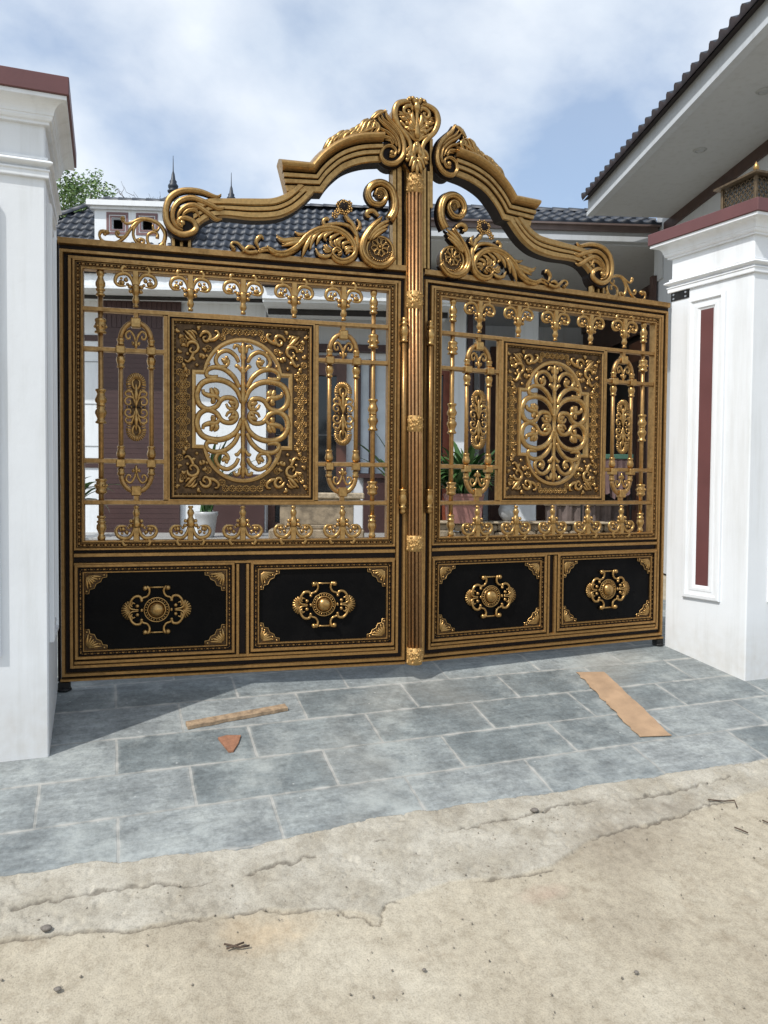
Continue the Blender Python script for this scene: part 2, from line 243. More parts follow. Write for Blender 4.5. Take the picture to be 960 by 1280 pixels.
BRIGHT=gold('bright_gold',(.58,.36,.13),(.44,.26,.09),.5,.55)
GOLD_SHADED=gold('frame_gold_shaded',(.41,.238,.088),(.32,.18,.064),.33,.84)  # darker copy of GOLD: frame catches less light, put into the colour
COPPER=gold('copper_gold',(.50,.275,.12),(.38,.20,.085),.36,.8)
DARK=simple('dark_patina',(.011,.006,.0045),.5,0,.3,20,0,.15)
PATINA=gold('brown_bronze',(.12,.066,.025),(.06,.032,.013),.42,.6,.4)
def _black():
    m,t,nd,L,b=nt('black_panel_paint'); b.inputs['Base Color'].default_value=(.004,.004,.0045,1); b.inputs['Roughness'].default_value=.3
    b.inputs['Specular IOR Level'].default_value=.06
    tc=N(t,'ShaderNodeTexCoord'); no=N(t,'ShaderNodeTexNoise',Scale=3.,Detail=5.); L.new(tc.outputs['Object'],no.inputs['Vector'])
    r=ramp(t,no.outputs[0],[(.35,(.22,)*3),(.7,(.42,)*3)]); L.new(r.outputs[0],b.inputs['Roughness'])
    n2=N(t,'ShaderNodeTexNoise',Scale=5.,Detail=8.,Roughness=.7); L.new(tc.outputs['Object'],n2.inputs['Vector'])
    L.new(ramp(t,n2.outputs[0],[(.45,(.0032,.0032,.0036)),(.75,(.0065,.006,.006))]).outputs[0],b.inputs['Base Color']); return m
BLACK=_black()
def paint(name,c,scale=1.6,var=.05,rough=.55,stain=0.):
    m,t,nd,L,b=nt(name)
    tc=N(t,'ShaderNodeTexCoord'); no=N(t,'ShaderNodeTexNoise',Scale=scale,Detail=7.,Roughness=.6); L.new(tc.outputs['Object'],no.inputs['Vector'])
    r=ramp(t,no.outputs[0],[(.3,[x*(1-var) for x in c]),(.65,c)])
    colr=r.outputs[0]
    n2=N(t,'ShaderNodeTexNoise',Scale=70.,Detail=4.); L.new(tc.outputs['Object'],n2.inputs['Vector'])
    if stain:
        sp=N(t,'ShaderNodeSeparateXYZ'); L.new(tc.outputs['Object'],sp.inputs[0])
        # dust and splashes up the foot of the plaster
        mr=N(t,'ShaderNodeMapRange'); mr.inputs[1].default_value=.0; mr.inputs[2].default_value=.35; mr.inputs[3].default_value=1.; mr.inputs[4].default_value=0.
        L.new(sp.outputs[2],mr.inputs[0]); 
        n3=N(t,'ShaderNodeTexNoise',Scale=14.,Detail=6.); L.new(tc.outputs['Object'],n3.inputs['Vector'])
        mm=N(t,'ShaderNodeMath',operation='MULTIPLY'); L.new(mr.outputs[0],mm.inputs[0]); L.new(n3.outputs[0],mm.inputs[1])
        m2=N(t,'ShaderNodeMath',operation='MULTIPLY'); L.new(mm.outputs[0],m2.inputs[0]); m2.inputs[1].default_value=stain
        colr=mix(t,m2.outputs[0],colr,(.45,.40,.33))
    sk=N(t,'ShaderNodeMapping'); sk.inputs['Scale'].default_value=(7.,7.,.55); L.new(tc.outputs['Object'],sk.inputs[0])
    n4=N(t,'ShaderNodeTexNoise',Scale=1.6,Detail=6.,Roughness=.6); L.new(sk.outputs[0],n4.inputs['Vector'])
    colr=mix(t,1.,colr,ramp(t,n4.outputs[0],[(.30,(.90,.895,.88)),(.5,(1.,1.,1.)),(1.,(1.,1.,1.))]).outputs[0],'MULTIPLY')
    L.new(colr,b.inputs['Base Color']); b.inputs['Roughness'].default_value=rough
    bb=bump(t,n2.outputs[0],.12,.004,b)
    b2=N(t,'ShaderNodeBump'); b2.inputs['Strength'].default_value=.22; b2.inputs['Distance'].default_value=.03; L.new(no.outputs[0],b2.inputs['Height']); L.new(b2.outputs[0],bb.inputs['Normal']); return m
WHITE=paint('white_plaster',(.71,.73,.75),stain=.6)
TRIMW=paint('white_trim',(.74,.76,.78))
HWHITE=paint('house_white',(.74,.77,.80))
FASC=paint('grey_fascia',(.36,.37,.37))
WINGW=paint('wing_wall_grey',(.50,.52,.54))
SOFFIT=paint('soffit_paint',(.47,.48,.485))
MAROON=simple('maroon_paint',(.118,.044,.043),.45,0,.08,5,.05)
MARTILE=simple('maroon_cladding',(.052,.023,.021),.5,0,.12,3,.05)
BROWN=simple('brown_timber',(.055,.028,.02),.45,0,.3,6)
REDW=simple('red_timber',(.22,.055,.025),.4,0,.2,6)
GLASS=simple('dark_glass',(.012,.014,.016),.08,0,.1,2,0,.6)
DOORIN=simple('dark_interior',(.012,.010,.009),.6,0,.2,3)
IRON=simple('black_iron',(.02,.02,.02),.5,.6,.3,30)
def roofm():
    m,t,nd,L,b=nt('roof_tile_glaze')
    tc=N(t,'ShaderNodeTexCoord'); no=N(t,'ShaderNodeTexNoise',Scale=5.,Detail=4.); L.new(tc.outputs['Object'],no.inputs['Vector'])
    r=ramp(t,no.outputs[0],[(.3,(.011,.016,.026)),(.7,(.024,.032,.047))]); L.new(r.outputs[0],b.inputs['Base Color'])
    b.inputs['Roughness'].default_value=.5; return m
ROOF=roofm()
ROOFE=simple('roof_tile_end',(.019,.010,.009),.6,0,.25,12)
TERR=simple('terracotta_pot',(.25,.12,.105),.6,0,.15,6,.1)
POTW=simple('pale_pot',(.36,.37,.38),.35,0,.1,8)
STONE=simple('carved_stone',(.24,.19,.13),.8,0,.4,9,.6)
STONE2=simple('carved_stone_light',(.33,.27,.19),.8,0,.4,14,.6)
CLOTH=simple('dusty_pink_sheet',(.13,.08,.078),.85,0,.2,7,.2)
GREENT=simple('green_edge',(.06,.14,.10),.6)
CARD=simple('cardboard',(.35,.23,.138),.85,0,.16,9,.3)
WOOD=simple('rough_plank',(.30,.21,.13),.8,0,.35,30,.4)
SHARD=simple('terracotta_shard',(.27,.125,.07),.8,0,.2,30,.3)
TWIG=simple('twig',(.07,.045,.03),.8,0,.3,30)
PEBB=simple('pebble',(.16,.14,.12),.8,0,.3,40,.3)
BARK=simple('bark',(.12,.09,.06),.9,0,.3,20,.4)
def leafm(name,c1,c2):
    m,t,nd,L,b=nt(name)
    g=N(t,'ShaderNodeNewGeometry'); r=ramp(t,g.outputs['Random Per Island'],[(0,c1),(1,c2)]); L.new(r.outputs[0],b.inputs['Base Color'])
    b.inputs['Roughness'].default_value=.5
    try:
        b.inputs['Transmission Weight'].default_value=0; b.inputs['Subsurface Weight'].default_value=0
    except Exception: pass
    return m
LEAF=leafm('plant_leaf',(.020,.055,.016),(.06,.13,.035))
LEAFT=leafm('tree_leaf',(.05,.11,.028),(.18,.27,.075))

# ------------------------------------------------------------------ ground
def gz(x,y):
    """driveway ramp that drops from the gate to the lane"""
    x=np.clip(np.asarray(x,float),-4.,4.); y=np.asarray(y,float)
    k=.204859-.010368*x; yy=np.maximum(y,-2.2); z=yy*k-.0055553*yy*yy
    t=np.maximum(-2.2-y,0); s0=k+2*.0055553*2.2
    z=z-s0*1.1*(1-np.exp(-t/1.1))
    return np.where(y<0,z,0.)
def vnoise(X,Y,seed,sc):
    """smooth value noise on arrays"""
    r=np.random.RandomState(seed); G=r.rand(128,128)
    x=X*sc+500; y=Y*sc+500; i=np.floor(x).astype(int); j=np.floor(y).astype(int); fx=x-i; fy=y-j
    fx=fx*fx*(3-2*fx); fy=fy*fy*(3-2*fy)
    g=lambda a,b:G[a%128,b%128]
    return (g(i,j)*(1-fx)+g(i+1,j)*fx)*(1-fy)+(g(i,j+1)*(1-fx)+g(i+1,j+1)*fx)*fy
def fbm(X,Y,seed,sc,o=4):
    a=0;s=0;w=1.
    for k in range(o): a=a+w*vnoise(X,Y,seed+k,sc*2**k); s+=w; w*=.5
    return a/s
def polydist(X,Y,pts):
    D=np.full(X.shape,9.); 
    for (ax,ay),(bx,by) in zip(pts[:-1],pts[1:]):
        dx,dy=bx-ax,by-ay; t=np.clip(((X-ax)*dx+(Y-ay)*dy)/(dx*dx+dy*dy),0,1)
        D=np.minimum(D,np.hypot(X-ax-t*dx,Y-ay-t*dy))
    return D
def ypoly(X,pts):
    xs=[p[0] for p in pts]; ys=[p[1] for p in pts]; return np.interp(X,xs,ys)
def make_ground():
    xs=np.concatenate([-np.geomspace(70,3.5,22),np.arange(-3.3,2.9,.0085),np.geomspace(3.0,70,22)])
    ys=np.concatenate([-np.geomspace(60,3.75,16),np.concatenate([np.arange(-3.55,-2.36,.012),np.arange(-2.36,-1.55,.005),np.arange(-1.55,-1.38,.02)]),np.array([-1.3,-1.1,-.9,-.7,-.5,-.3,-.1,0,.5,2,5,9,14,22,35,60,100])])
    X,Y=np.meshgrid(xs,ys); Z=gz(X,Y)
    det=(X>-3.4)&(X<2.95)&(Y>-3.6)&(Y<-1.36)
    # cement lip lapped over the paving edge: raised, ragged, in layers
    e=ypoly(X,EDG)+.035*(fbm(X,Y,3,9)-.5)
    up=np.clip((e-Y)/.012,0,1)                     # 1 on the lane side of the paving edge
    wob=lambda s:.03*(fbm(X,Y,s,11)-.5)
    fA=np.interp(X,[p[0] for p in CRK[0]]+[p[0] for p in CRK[2]][1:]+[p[0] for p in CRK[3]],[p[1] for p in CRK[0]]+[p[1] for p in CRK[2]][1:]+[p[1] for p in CRK[3]])+wob(11)*.6
    fB=np.interp(X,[p[0] for p in CRK[1] if p[0]<-1.2]+[-1.084,-.98,-.93,-.77,-.6,-.3,-.09,.227,.743,1.13,1.6],[p[1] for p in CRK[1] if p[0]<-1.2]+[-2.2,-2.26,-2.21,-2.173,-2.152,-2.205,-2.19,-2.07,-2.034,-1.99,-1.93])+wob(23)*.6
    l1=np.clip((Y-fA)/.014,0,1); l2=np.clip((Y-fB)/.014,0,1)
    n=fbm(X,Y,31,6,5)-.5; fine=fbm(X,Y,57,42,3)-.5
    lip=.009+.008*l1*(.4+fbm(X,Y,77,3))+.009*l2*(.2+fbm(X,Y,78,2.3))+.016*n*(.35+.65*l2)+.006*fine*(.5+.5*l2)
    crack=np.zeros(X.shape)
    for k,c in enumerate(CRK):
        wd=.0035+.007*fbm(X,Y,90+k,9)**2
        d=polydist(X+.03*(fbm(X,Y,5,22)-.5),Y+.05*(fbm(X,Y,6,20,5)-.5),c)
        crack=np.maximum(crack,np.clip(1.3-d/wd,0,1)*np.clip((fbm(X,Y,120+k,3.3)-.30)/.10,0,1))
    pit=np.clip((fbm(X,Y,201,30,3)-.66)/.08,0,1)*(.35+.65*l2)
    Zd=Z-.004+lip-.009*crack-.006*pit
    Zp=Z-.035
    Z=np.where(det,np.where(up>0,Zp+(Zd-Zp)*up,Zp),np.where(Y>=-1.4,Z-.035,Z-.002))
    V=np.stack([X,Y,Z],-1).reshape(-1,3); ny,nx=X.shape
    i=np.arange(ny*nx).reshape(ny,nx)
    F=np.stack([i[:-1,:-1],i[:-1,1:],i[1:,1:],i[1:,:-1]],-1).reshape(-1,4)
    me=bpy.data.meshes.new('ground'); me.vertices.add(len(V)); me.vertices.foreach_set('co',V.ravel().astype(np.float32))
    me.loops.add(F.size); me.loops.foreach_set('vertex_index',F.ravel().astype(np.int32))
    me.polygons.add(len(F)); me.polygons.foreach_set('loop_start',np.arange(0,F.size,4,dtype=np.int32)); me.polygons.foreach_set('loop_total',np.full(len(F),4,np.int32))
    me.update(); me.validate()
    me.polygons.foreach_set('use_smooth',[True]*len(F))
    # dirt lies in the cracks, pale cement on the layered lip
    at=me.color_attributes.new('wear','FLOAT_COLOR','POINT')
    cem=np.clip(l2*up*det,0,1)
    arr=np.stack([np.clip(crack*1.3,0,1),cem,n+.5,np.ones(X.shape)],-1).reshape(-1,4)
    at.data.foreach_set('color',arr.ravel().astype(np.float32))
    m,t,nd,L,b=nt('lane_concrete')
    tc=N(t,'ShaderNodeTexCoord'); P=tc.outputs['Object']
    a=N(t,'ShaderNodeTexNoise',Scale=1.3,Detail=8.,Roughness=.62); L.new(P,a.inputs['Vector'])
    c1=ramp(t,a.outputs[0],[(.28,(.275,.236,.178)),(.50,(.36,.315,.24)),(.72,(.425,.382,.302))])
    g=N(t,'ShaderNodeTexNoise',Scale=140.,Detail=3.); L.new(P,g.inputs['Vector'])
    c2=ramp(t,g.outputs[0],[(.32,(.80,)*3),(.5,(1.,)*3),(.72,(1.08,)*3)])
    colr=mix(t,1.,c1.outputs[0],c2.outputs[0],'MULTIPLY')
    s=N(t,'ShaderNodeTexNoise',Scale=4.5,Detail=9.,Roughness=.7); L.new(P,s.inputs['Vector'])
    sr=ramp(t,s.outputs[0],[(.56,(0.,)*3),(.66,(1.,)*3)])
    sm=N(t,'ShaderNodeMath',operation='MULTIPLY'); L.new(sr.outputs[0],sm.inputs[0]); sm.inputs[1].default_value=.42
    colr=mix(t,sm.outputs[0],colr,(.23,.185,.13))
    ca=N(t,'ShaderNodeVertexColor',layer_name='wear'); sp=N(t,'ShaderNodeSeparateColor'); L.new(ca.outputs[0],sp.inputs[0])
    cn=N(t,'ShaderNodeTexNoise',Scale=5.,Detail=7.); L.new(P,cn.inputs['Vector'])
    cc=ramp(t,cn.outputs[0],[(.3,(.275,.252,.208)),(.6,(.395,.366,.308))])
    cm=N(t,'ShaderNodeMath',operation='MULTIPLY'); L.new(sp.outputs[1],cm.inputs[0]); L.new(ramp(t,cn.outputs[0],[(.2,(.45,)*3),(.6,(.95,)*3)]).outputs[0],cm.inputs[1])
    colr=mix(t,cm.outputs[0],colr,mix(t,1.,cc.outputs[0],c2.outputs[0],'MULTIPLY'))
    # rusty earth patch and speckles
    v=N(t,'ShaderNodeTexVoronoi',Scale=26.); L.new(P,v.inputs['Vector'])
    vr=ramp(t,v.outputs['Distance'],[(.035,(1.,)*3),(.06,(0.,)*3)])
    vm=N(t,'ShaderNodeMath',operation='MULTIPLY'); L.new(vr.outputs[0],vm.inputs[0]); L.new(ramp(t,s.outputs[0],[(.5,(0.,)*3),(.6,(.8,)*3)]).outputs[0],vm.inputs[1])
    colr=mix(t,vm.outputs[0],colr,(.10,.08,.06))
    for (sx,sy),rr,cl,kk in ((STN[0],.30,(.22,.185,.14),.6),(STN[1],.12,(.46,.34,.21),.42),(STN[2],.07,(.40,.26,.20),.3),((.62,-1.93),.2,(.2,.17,.13),.5)):
        vs=N(t,'ShaderNodeVectorMath',operation='SUBTRACT'); L.new(P,vs.inputs[0]); vs.inputs[1].default_value=(sx,sy,0)
        ml=N(t,'ShaderNodeVectorMath',operation='MULTIPLY'); L.new(vs.outputs[0],ml.inputs[0]); ml.inputs[1].default_value=(.6,1.25,0)
        ln=N(t,'ShaderNodeVectorMath',operation='LENGTH'); L.new(ml.outputs[0],ln.inputs[0])
        ad=N(t,'ShaderNodeMath',operation='MULTIPLY_ADD'); L.new(s.outputs[0],ad.inputs[0]); ad.inputs[1].default_value=rr*3.4; L.new(ln.outputs['Value'],ad.inputs[2])
        q=ramp(t,ad.outputs[0],[(min(.98,rr*1.7),(kk,)*3),(min(1.,rr*2.9),(0.,)*3)])
        colr=mix(t,q.outputs[0],colr,cl)
    sc=N(t,'ShaderNodeTexNoise',Scale=17.,Detail=9.,Roughness=.75); L.new(P,sc.inputs['Vector'])
    colr=mix(t,1.,colr,ramp(t,sc.outputs[0],[(.30,(.74,.72,.69)),(.5,(1.,)*3),(.70,(1.18,1.18,1.17))]).outputs[0],'MULTIPLY')
    dk=N(t,'ShaderNodeMath',operation='MULTIPLY'); L.new(sp.outputs[0],dk.inputs[0]); dk.inputs[1].default_value=.6
    colr=mix(t,dk.outputs[0],colr,(.075,.06,.045))
    L.new(colr,b.inputs['Base Color']); b.inputs['Roughness'].default_value=.9; b.inputs['Specular IOR Level'].default_value=.2
    bb=bump(t,g.outputs[0],.35,.006,b)
    b2=N(t,'ShaderNodeBump'); b2.inputs['Strength'].default_value=.35; b2.inputs['Distance'].default_value=.02; L.new(s.outputs[0],b2.inputs['Height']); L.new(b2.outputs[0],bb.inputs['Normal'])
    me.materials.append(m)
    o=bpy.data.objects.new('street',me); COL.objects.link(o); tag(o,kind='structure')
make_ground()

def paving_material():
    m,t,nd,L,b=nt('slate_paving')
    tc=N(t,'ShaderNodeTexCoord'); P=tc.outputs['Object']
    w=N(t,'ShaderNodeTexNoise',Scale=7.,Detail=5.); L.new(P,w.inputs['Vector'])
    ws=N(t,'ShaderNodeVectorMath',operation='SUBTRACT'); L.new(w.outputs['Color'],ws.inputs[0]); ws.inputs[1].default_value=(.5,.5,.5)
    wm=N(t,'ShaderNodeVectorMath',operation='SCALE'); L.new(ws.outputs[0],wm.inputs[0]); wm.inputs['Scale'].default_value=.012
    wa=N(t,'ShaderNodeVectorMath',operation='ADD'); L.new(P,wa.inputs[0]); L.new(wm.outputs[0],wa.inputs[1])
    of=N(t,'ShaderNodeVectorMath',operation='ADD'); L.new(wa.outputs[0],of.inputs[0]); of.inputs[1].default_value=(TILEX,TILEY,0)
    br=N(t,'ShaderNodeTexBrick'); L.new(of.outputs[0],br.inputs['Vector'])
    br.inputs['Scale'].default_value=1.; br.inputs['Brick Width'].default_value=.755; br.inputs['Row Height'].default_value=.3525
    br.inputs['Mortar Size'].default_value=.0085; br.inputs['Mortar Smooth'].default_value=.35; br.offset=.5; br.offset_frequency=2
    br.inputs['Color1'].default_value=(0,0,0,1); br.inputs['Color2'].default_value=(1,1,1,1); br.inputs['Mortar'].default_value=(.5,.5,.5,1); br.inputs['Bias'].default_value=0
    tint=ramp(t,br.outputs['Color'],[(0,(.140,.158,.160)),(.5,(.182,.200,.200)),(1,(.232,.246,.242))])
    n1=N(t,'ShaderNodeTexNoise',Scale=3.2,Detail=9.,Roughness=.68); L.new(P,n1.inputs['Vector'])
    st=N(t,'ShaderNodeMapping'); st.inputs['Scale'].default_value=(2.2,9.,1.); st.inputs['Rotation'].default_value=(0,0,.25); L.new(P,st.inputs[0])
    n2=N(t,'ShaderNodeTexNoise',Scale=2.6,Detail=8.,Roughness=.7); L.new(st.outputs[0],n2.inputs['Vector'])
    c=mix(t,1.,tint.outputs[0],ramp(t,n1.outputs[0],[(.28,(.62,.63,.64)),(.5,(1.,1.,1.)),(.72,(1.4,1.38,1.34))]).outputs[0],'MULTIPLY')
    c=mix(t,1.,c,ramp(t,n2.outputs[0],[(.30,(.76,)*3),(.5,(1.,)*3),(.7,(1.25,)*3)]).outputs[0],'MULTIPLY')
    nf=N(t,'ShaderNodeTexNoise',Scale=38.,Detail=8.,Roughness=.75); L.new(P,nf.inputs['Vector'])
    c=mix(t,1.,c,ramp(t,nf.outputs[0],[(.30,(.66,)*3),(.5,(1.,)*3),(.72,(1.30,)*3)]).outputs[0],'MULTIPLY')
    ng=N(t,'ShaderNodeTexNoise',Scale=5.5,Detail=7.,Roughness=.7); L.new(st.outputs[0],ng.inputs['Vector'])
    c=mix(t,ramp(t,ng.outputs[0],[(.55,(0.,)*3),(.68,(.5,)*3)]).outputs[0],c,(.105,.125,.135))
    ns=N(t,'ShaderNodeTexVoronoi',Scale=9.); L.new(wa.outputs[0],ns.inputs['Vector'])
    c=mix(t,ramp(t,ns.outputs['Distance'],[(.03,(.7,)*3),(.07,(0.,)*3)]).outputs[0],c,(.42,.43,.41))
    # cement film left on the stone, thickest round the joints
    n3=N(t,'ShaderNodeTexNoise',Scale=2.1,Detail=12.,Roughness=.76); L.new(P,n3.inputs['Vector'])
    f=ramp(t,n3.outputs[0],[(.50,(0.,)*3),(.66,(.62,)*3)])
    c=mix(t,f.outputs[0],c,(.40,.42,.40))
    n5=N(t,'ShaderNodeTexNoise',Scale=.9,Detail=6.); L.new(P,n5.inputs['Vector'])
    c=mix(t,ramp(t,n5.outputs[0],[(.52,(0.,)*3),(.7,(.34,)*3)]).outputs[0],c,(.30,.27,.22))
    n4=N(t,'ShaderNodeTexNoise',Scale=11.,Detail=6.); L.new(P,n4.inputs['Vector'])
    mo=N(t,'ShaderNodeTexBrick'); L.new(of.outputs[0],mo.inputs['Vector'])
    for k,v in (('Scale',1.),('Brick Width',.755),('Row Height',.3525),('Mortar Size',.03),('Mortar Smooth',1.)): mo.inputs[k].default_value=v
    mo.offset=.5; mo.offset_frequency=2
    sm=N(t,'ShaderNodeMath',operation='MULTIPLY'); L.new(mo.outputs['Fac'],sm.inputs[0]); L.new(ramp(t,n4.outputs[0],[(.42,(0.,)*3),(.7,(1.,)*3)]).outputs[0],sm.inputs[1])
    c=mix(t,sm.outputs[0],c,(.36,.36,.335))
    gm=N(t,'ShaderNodeMath',operation='MULTIPLY'); L.new(br.outputs['Fac'],gm.inputs[0]); L.new(ramp(t,n4.outputs[0],[(.30,(.35,)*3),(.58,(1.,)*3)]).outputs[0],gm.inputs[1])
    c=mix(t,gm.outputs[0],c,ramp(t,n4.outputs[0],[(.3,(.25,.24,.215)),(.7,(.39,.385,.36))]).outputs[0])
    L.new(c,b.inputs['Base Color'])
    rr=ramp(t,n1.outputs[0],[(.3,(.48,)*3),(.7,(.72,)*3)]); L.new(rr.outputs[0],b.inputs['Roughness']); b.inputs['Specular IOR Level'].default_value=.4
    h=N(t,'ShaderNodeMath',operation='MULTIPLY_ADD'); L.new(br.outputs['Fac'],h.inputs[0]); h.inputs[1].default_value=-.5; L.new(n2.outputs[0],h.inputs[2])
    b1=bump(t,h.outputs[0],.4,.008,b)
    n6=N(t,'ShaderNodeTexNoise',Scale=60.,Detail=4.); L.new(P,n6.inputs['Vector'])
    b2=N(t,'ShaderNodeBump'); b2.inputs['Strength'].default_value=.25; b2.inputs['Distance'].default_value=.004; L.new(n6.outputs[0],b2.inputs['Height']); L.new(b2.outputs[0],b1.inputs['Normal'])
    return m
TILEX=.1275; TILEY=.985
def make_paving():
    xs=np.arange(-3.6,4.21,.12); mb=MB()
    ys=list(np.linspace(0,-1.6,17))
    e=ypoly(xs,EDG)-.03
    rows=[[ (x,.0,.0) for x in xs]]
    vs=[];nx=len(xs)
    for k,y in enumerate([4.2,.6]+ys+['e','b']):
        for i,x in enumerate(xs):
            yy=e[i] if y in ('e','b') else y
            z=float(gz(x,yy)); vs.append((x,yy,z-(.04 if y=='b' else 0)))
    nr=len(ys)+4; fs=[]
    for r in range(nr-1):
        for i in range(nx-1): fs.append((r*nx+i,r*nx+i+1,(r+1)*nx+i+1,(r+1)*nx+i))
    mb.add(vs,fs,0,True); o=mb.build('driveway_paving',[paving_material()]); tag(o,kind='structure')
make_paving()

# ------------------------------------------------------------------ pillars
def pillar(px,label,skew=0.,gp=(.10,.50,.44,2.865),lp=(.232,.56,.40,2.80)):
    """square gate pillar 0.76 wide; local origin at the corner nearest the gate and the lane, body grows to +x / +y"""
    sx=1 if px>0 else -1; Wd=.76; De=.74
    x0=abs(px); y0=-.74
    base=float(gz(px,-.74))-.25
    e=empty('gate_pillar',(px,y0,0),0,label,'pillar','white pillars either side of the gate')
    X=lambda a:sx*a      # a measured away from the gate opening
    def bx(mb,a0,a1,b0,b1,z0,z1,b=.006,mat=0):
        q=sorted((X(a0),X(a1))); mb.bev(q[0],q[1],b0,b1,z0,z1,b,mat)
    def ring(mb,prof,z_is_last=True):
        # mitred moulding all round; prof [(projection,z)]
        vs=[];fs=[];n=len(prof)
        for pr,z in prof:
            for a,b in ((-pr,-pr),(Wd+pr,-pr),(Wd+pr,De+pr),(-pr,De+pr)): vs.append((X(a),b,z))
        for i in range(n-1):
            for j in range(4):
                k=(j+1)%4; fs.append((i*4+j,i*4+k,i*4+4+k,i*4+4+j))
        fs.append((0,1,2,3)); fs.append(tuple((n-1)*4+j for j in range(4)))
        mb.add(vs,fs,0,False)
    m=MB(); bx(m,0,Wd,0,De,base,3.40,.008); m.build('shaft',[WHITE],e)
    m=MB()
    half=[(.004+.034*sin(pi*k/8)+.004*k/8,3.035+.055*(k/8)) for k in range(9)]
    ring(m,[(-.01,2.966),(.016,2.966),(.018,2.972),(.018,3.006),(.024,3.012),(.024,3.022),(.004,3.03)]+half+[(.012,3.093),(.012,3.106),(-.01,3.106)]); m.build('neck_moulding',[TRIMW],e)
    m=MB()
    cove=[(.045+.060*(1-cos(pi/2*k/7)),3.315+.075*sin(pi/2*k/7)) for k in range(8)]
    ring(m,[(-.01,3.262),(.022,3.262),(.022,3.278),(.034,3.284),(.040,3.300),(.040,3.312)]+cove+[(.112,3.392),(.112,3.418),(-.01,3.418)]); m.build('cornice',[TRIMW],e)
    m=MB(); bx(m,-.125,Wd+.125,-.125,De+.125,3.4195,3.53,.004); m.build('maroon_cap',[MAROON],e)
    m=MB(); bx(m,-.055,Wd+.055,-.055,De+.055,3.5315,3.556,.004); m.build('cap_slab',[TRIMW],e)
    # recessed panel mouldings: one on the face beside the gate, one on the face to the lane
    def panel(face,c0,c1,z0,z1,insert):
        pr=[(0,0),(0,.018),(.006,.024),(.030,.026),(.036,.020),(.040,.012),(.062,.012),(.068,.016),(.090,.016),(.094,.010),(.110,.004),(.110,-.0)]
        vs=[];fs=[]
        for d,h in pr:
            for c,z in ((c0+d,z0+d),(c1-d,z0+d),(c1-d,z1-d),(c0+d,z1-d)):
                vs.append((X(-h),c,z) if face=='gate' else (X(c),-h,z))
        for i in range(len(pr)-1):
            for j in range(4):
                k=(j+1)%4; fs.append((i*4+j,i*4+k,i*4+4+k,i*4+4+j))
        mb=MB(); mb.add(vs,fs,0,False)
        o=mb.build('panel_moulding',[TRIMW],e)
        mi=MB(); d=.108
        if face=='gate':
            q=sorted((X(.004),X(-.0035))); mi.box(q[0],q[1],c0+d,c1-d,z0+d,z1-d)
        else:
            q=sorted((X(c0+d),X(c1-d))); mi.box(q[0],q[1],-.0035,.004,z0+d,z1-d)
        mi.build('maroon_insert',[MAROON],o)
    panel('gate',*gp,True)
    panel('lane',*lp,True)
    # the jamb face is splayed on one pillar; heights follow the courses of the capital
    for o in e.children_recursive:
        for v in o.data.vertices:
            v.co.x+=skew*(De-v.co.y)
            if v.co.z>2.93: v.co.z=float(np.interp(v.co.z,[2.93,2.966,3.106,3.262,3.418,3.53,3.556],[2.93,2.955,3.066,3.235,3.361,3.458,3.482]))
    return e
PL=pillar(-2.364,'white pillar with maroon cap standing left of the gate, its upper corner shaded')
PR=pillar(2.373,'white pillar with maroon cap and narrow maroon side panel, right of the gate',.185,GPR,(.20,.58,.46,2.82))
m=MB(); m.box(-.006,-.001,.56,.735,2.885,2.952,0)
for i in range(2):
    for j in range(2):
        vs=MB(); 
        cx,cz=.59+.115*j,2.90+.034*i
        m.add([(-.012,cx+.009*cos(q*pi/3),cz+.009*sin(q*pi/3)) for q in range(6)]+[(-.005,cx+.009*cos(q*pi/3),cz+.009*sin(q*pi/3)) for q in range(6)],[(0,1,2,3,4,5)]+[(q,(q+1)%6,6+(q+1)%6,6+q) for q in range(6)],1,False)
m.v=[(x+.185*(.74-y),y,z) for x,y,z in m.v]
m.build('hinge_plate',[IRON,simple('steel_bolt',(.4,.4,.4),.35,.9)],PR)

# lantern on the right pillar
ln=empty('pillar_lantern',(2.80,-.45,3.4835),0,'bronze lattice lantern box with a finial, standing on top of the right pillar','lantern')
BRZ=gold('old_bronze',(.16,.11,.06),(.09,.065,.04),.5,.6)
SH=simple('lantern_glass',(.10,.10,.09),.25,0,.1,10)
h=.17
m=MB(); m.box(-h+.015,h-.015,-h+.015,h-.015,.02,.18); m.build('shade',[SH],ln)
m=MB()
for sx in (-1,1):
    for sy in (-1,1): m.bev(sx*h-.012,sx*h+.012,sy*h-.012,sy*h+.012,0,.2,.003)
m.bev(-h-.02,h+.02,-h-.02,h+.02,0,.018,.003); m.build('frame',[BRZ],ln)
m=MB()
for a in range(-5,6):
    for sg in (-1,1):
        for sd in (-1,1):
            z0,z1=.02,.19
            c=a*.045; L_=.17
            for ax in (0,1):
                A=np.array([c-sg*.085,z0]); B=np.array([c+sg*.085,z1])
                if A[0]<-h: A=A+(B-A)*((-h-A[0])/(B[0]-A[0]))
                if A[0]>h: A=A+(B-A)*((h-A[0])/(B[0]-A[0]))
                if B[0]>h: B=A+(B-A)*((h-A[0])/(B[0]-A[0]))
                if B[0]<-h: B=A+(B-A)*((-h-A[0])/(B[0]-A[0]))
                if hypot(*(B-A))<.02: continue
                d=(B-A)/hypot(*(B-A)); nn=np.array([-d[1],d[0]])*.0035
                q=[A-nn,B-nn,B+nn,A+nn]; f=sd*(h+.002); g2=sd*(h-.004)
                P3=lambda p,y:(p[0],y,p[1]) if ax==0 else (y,p[0],p[1])
                m.add([P3(p,f) for p in q]+[P3(p,g2) for p in q],[(0,1,2,3),(0,1,5,4),(1,2,6,5),(2,3,7,6),(3,0,4,7)],0,False)
m.build('lattice',[BRZ],ln)
m=MB()
r1=h+.05
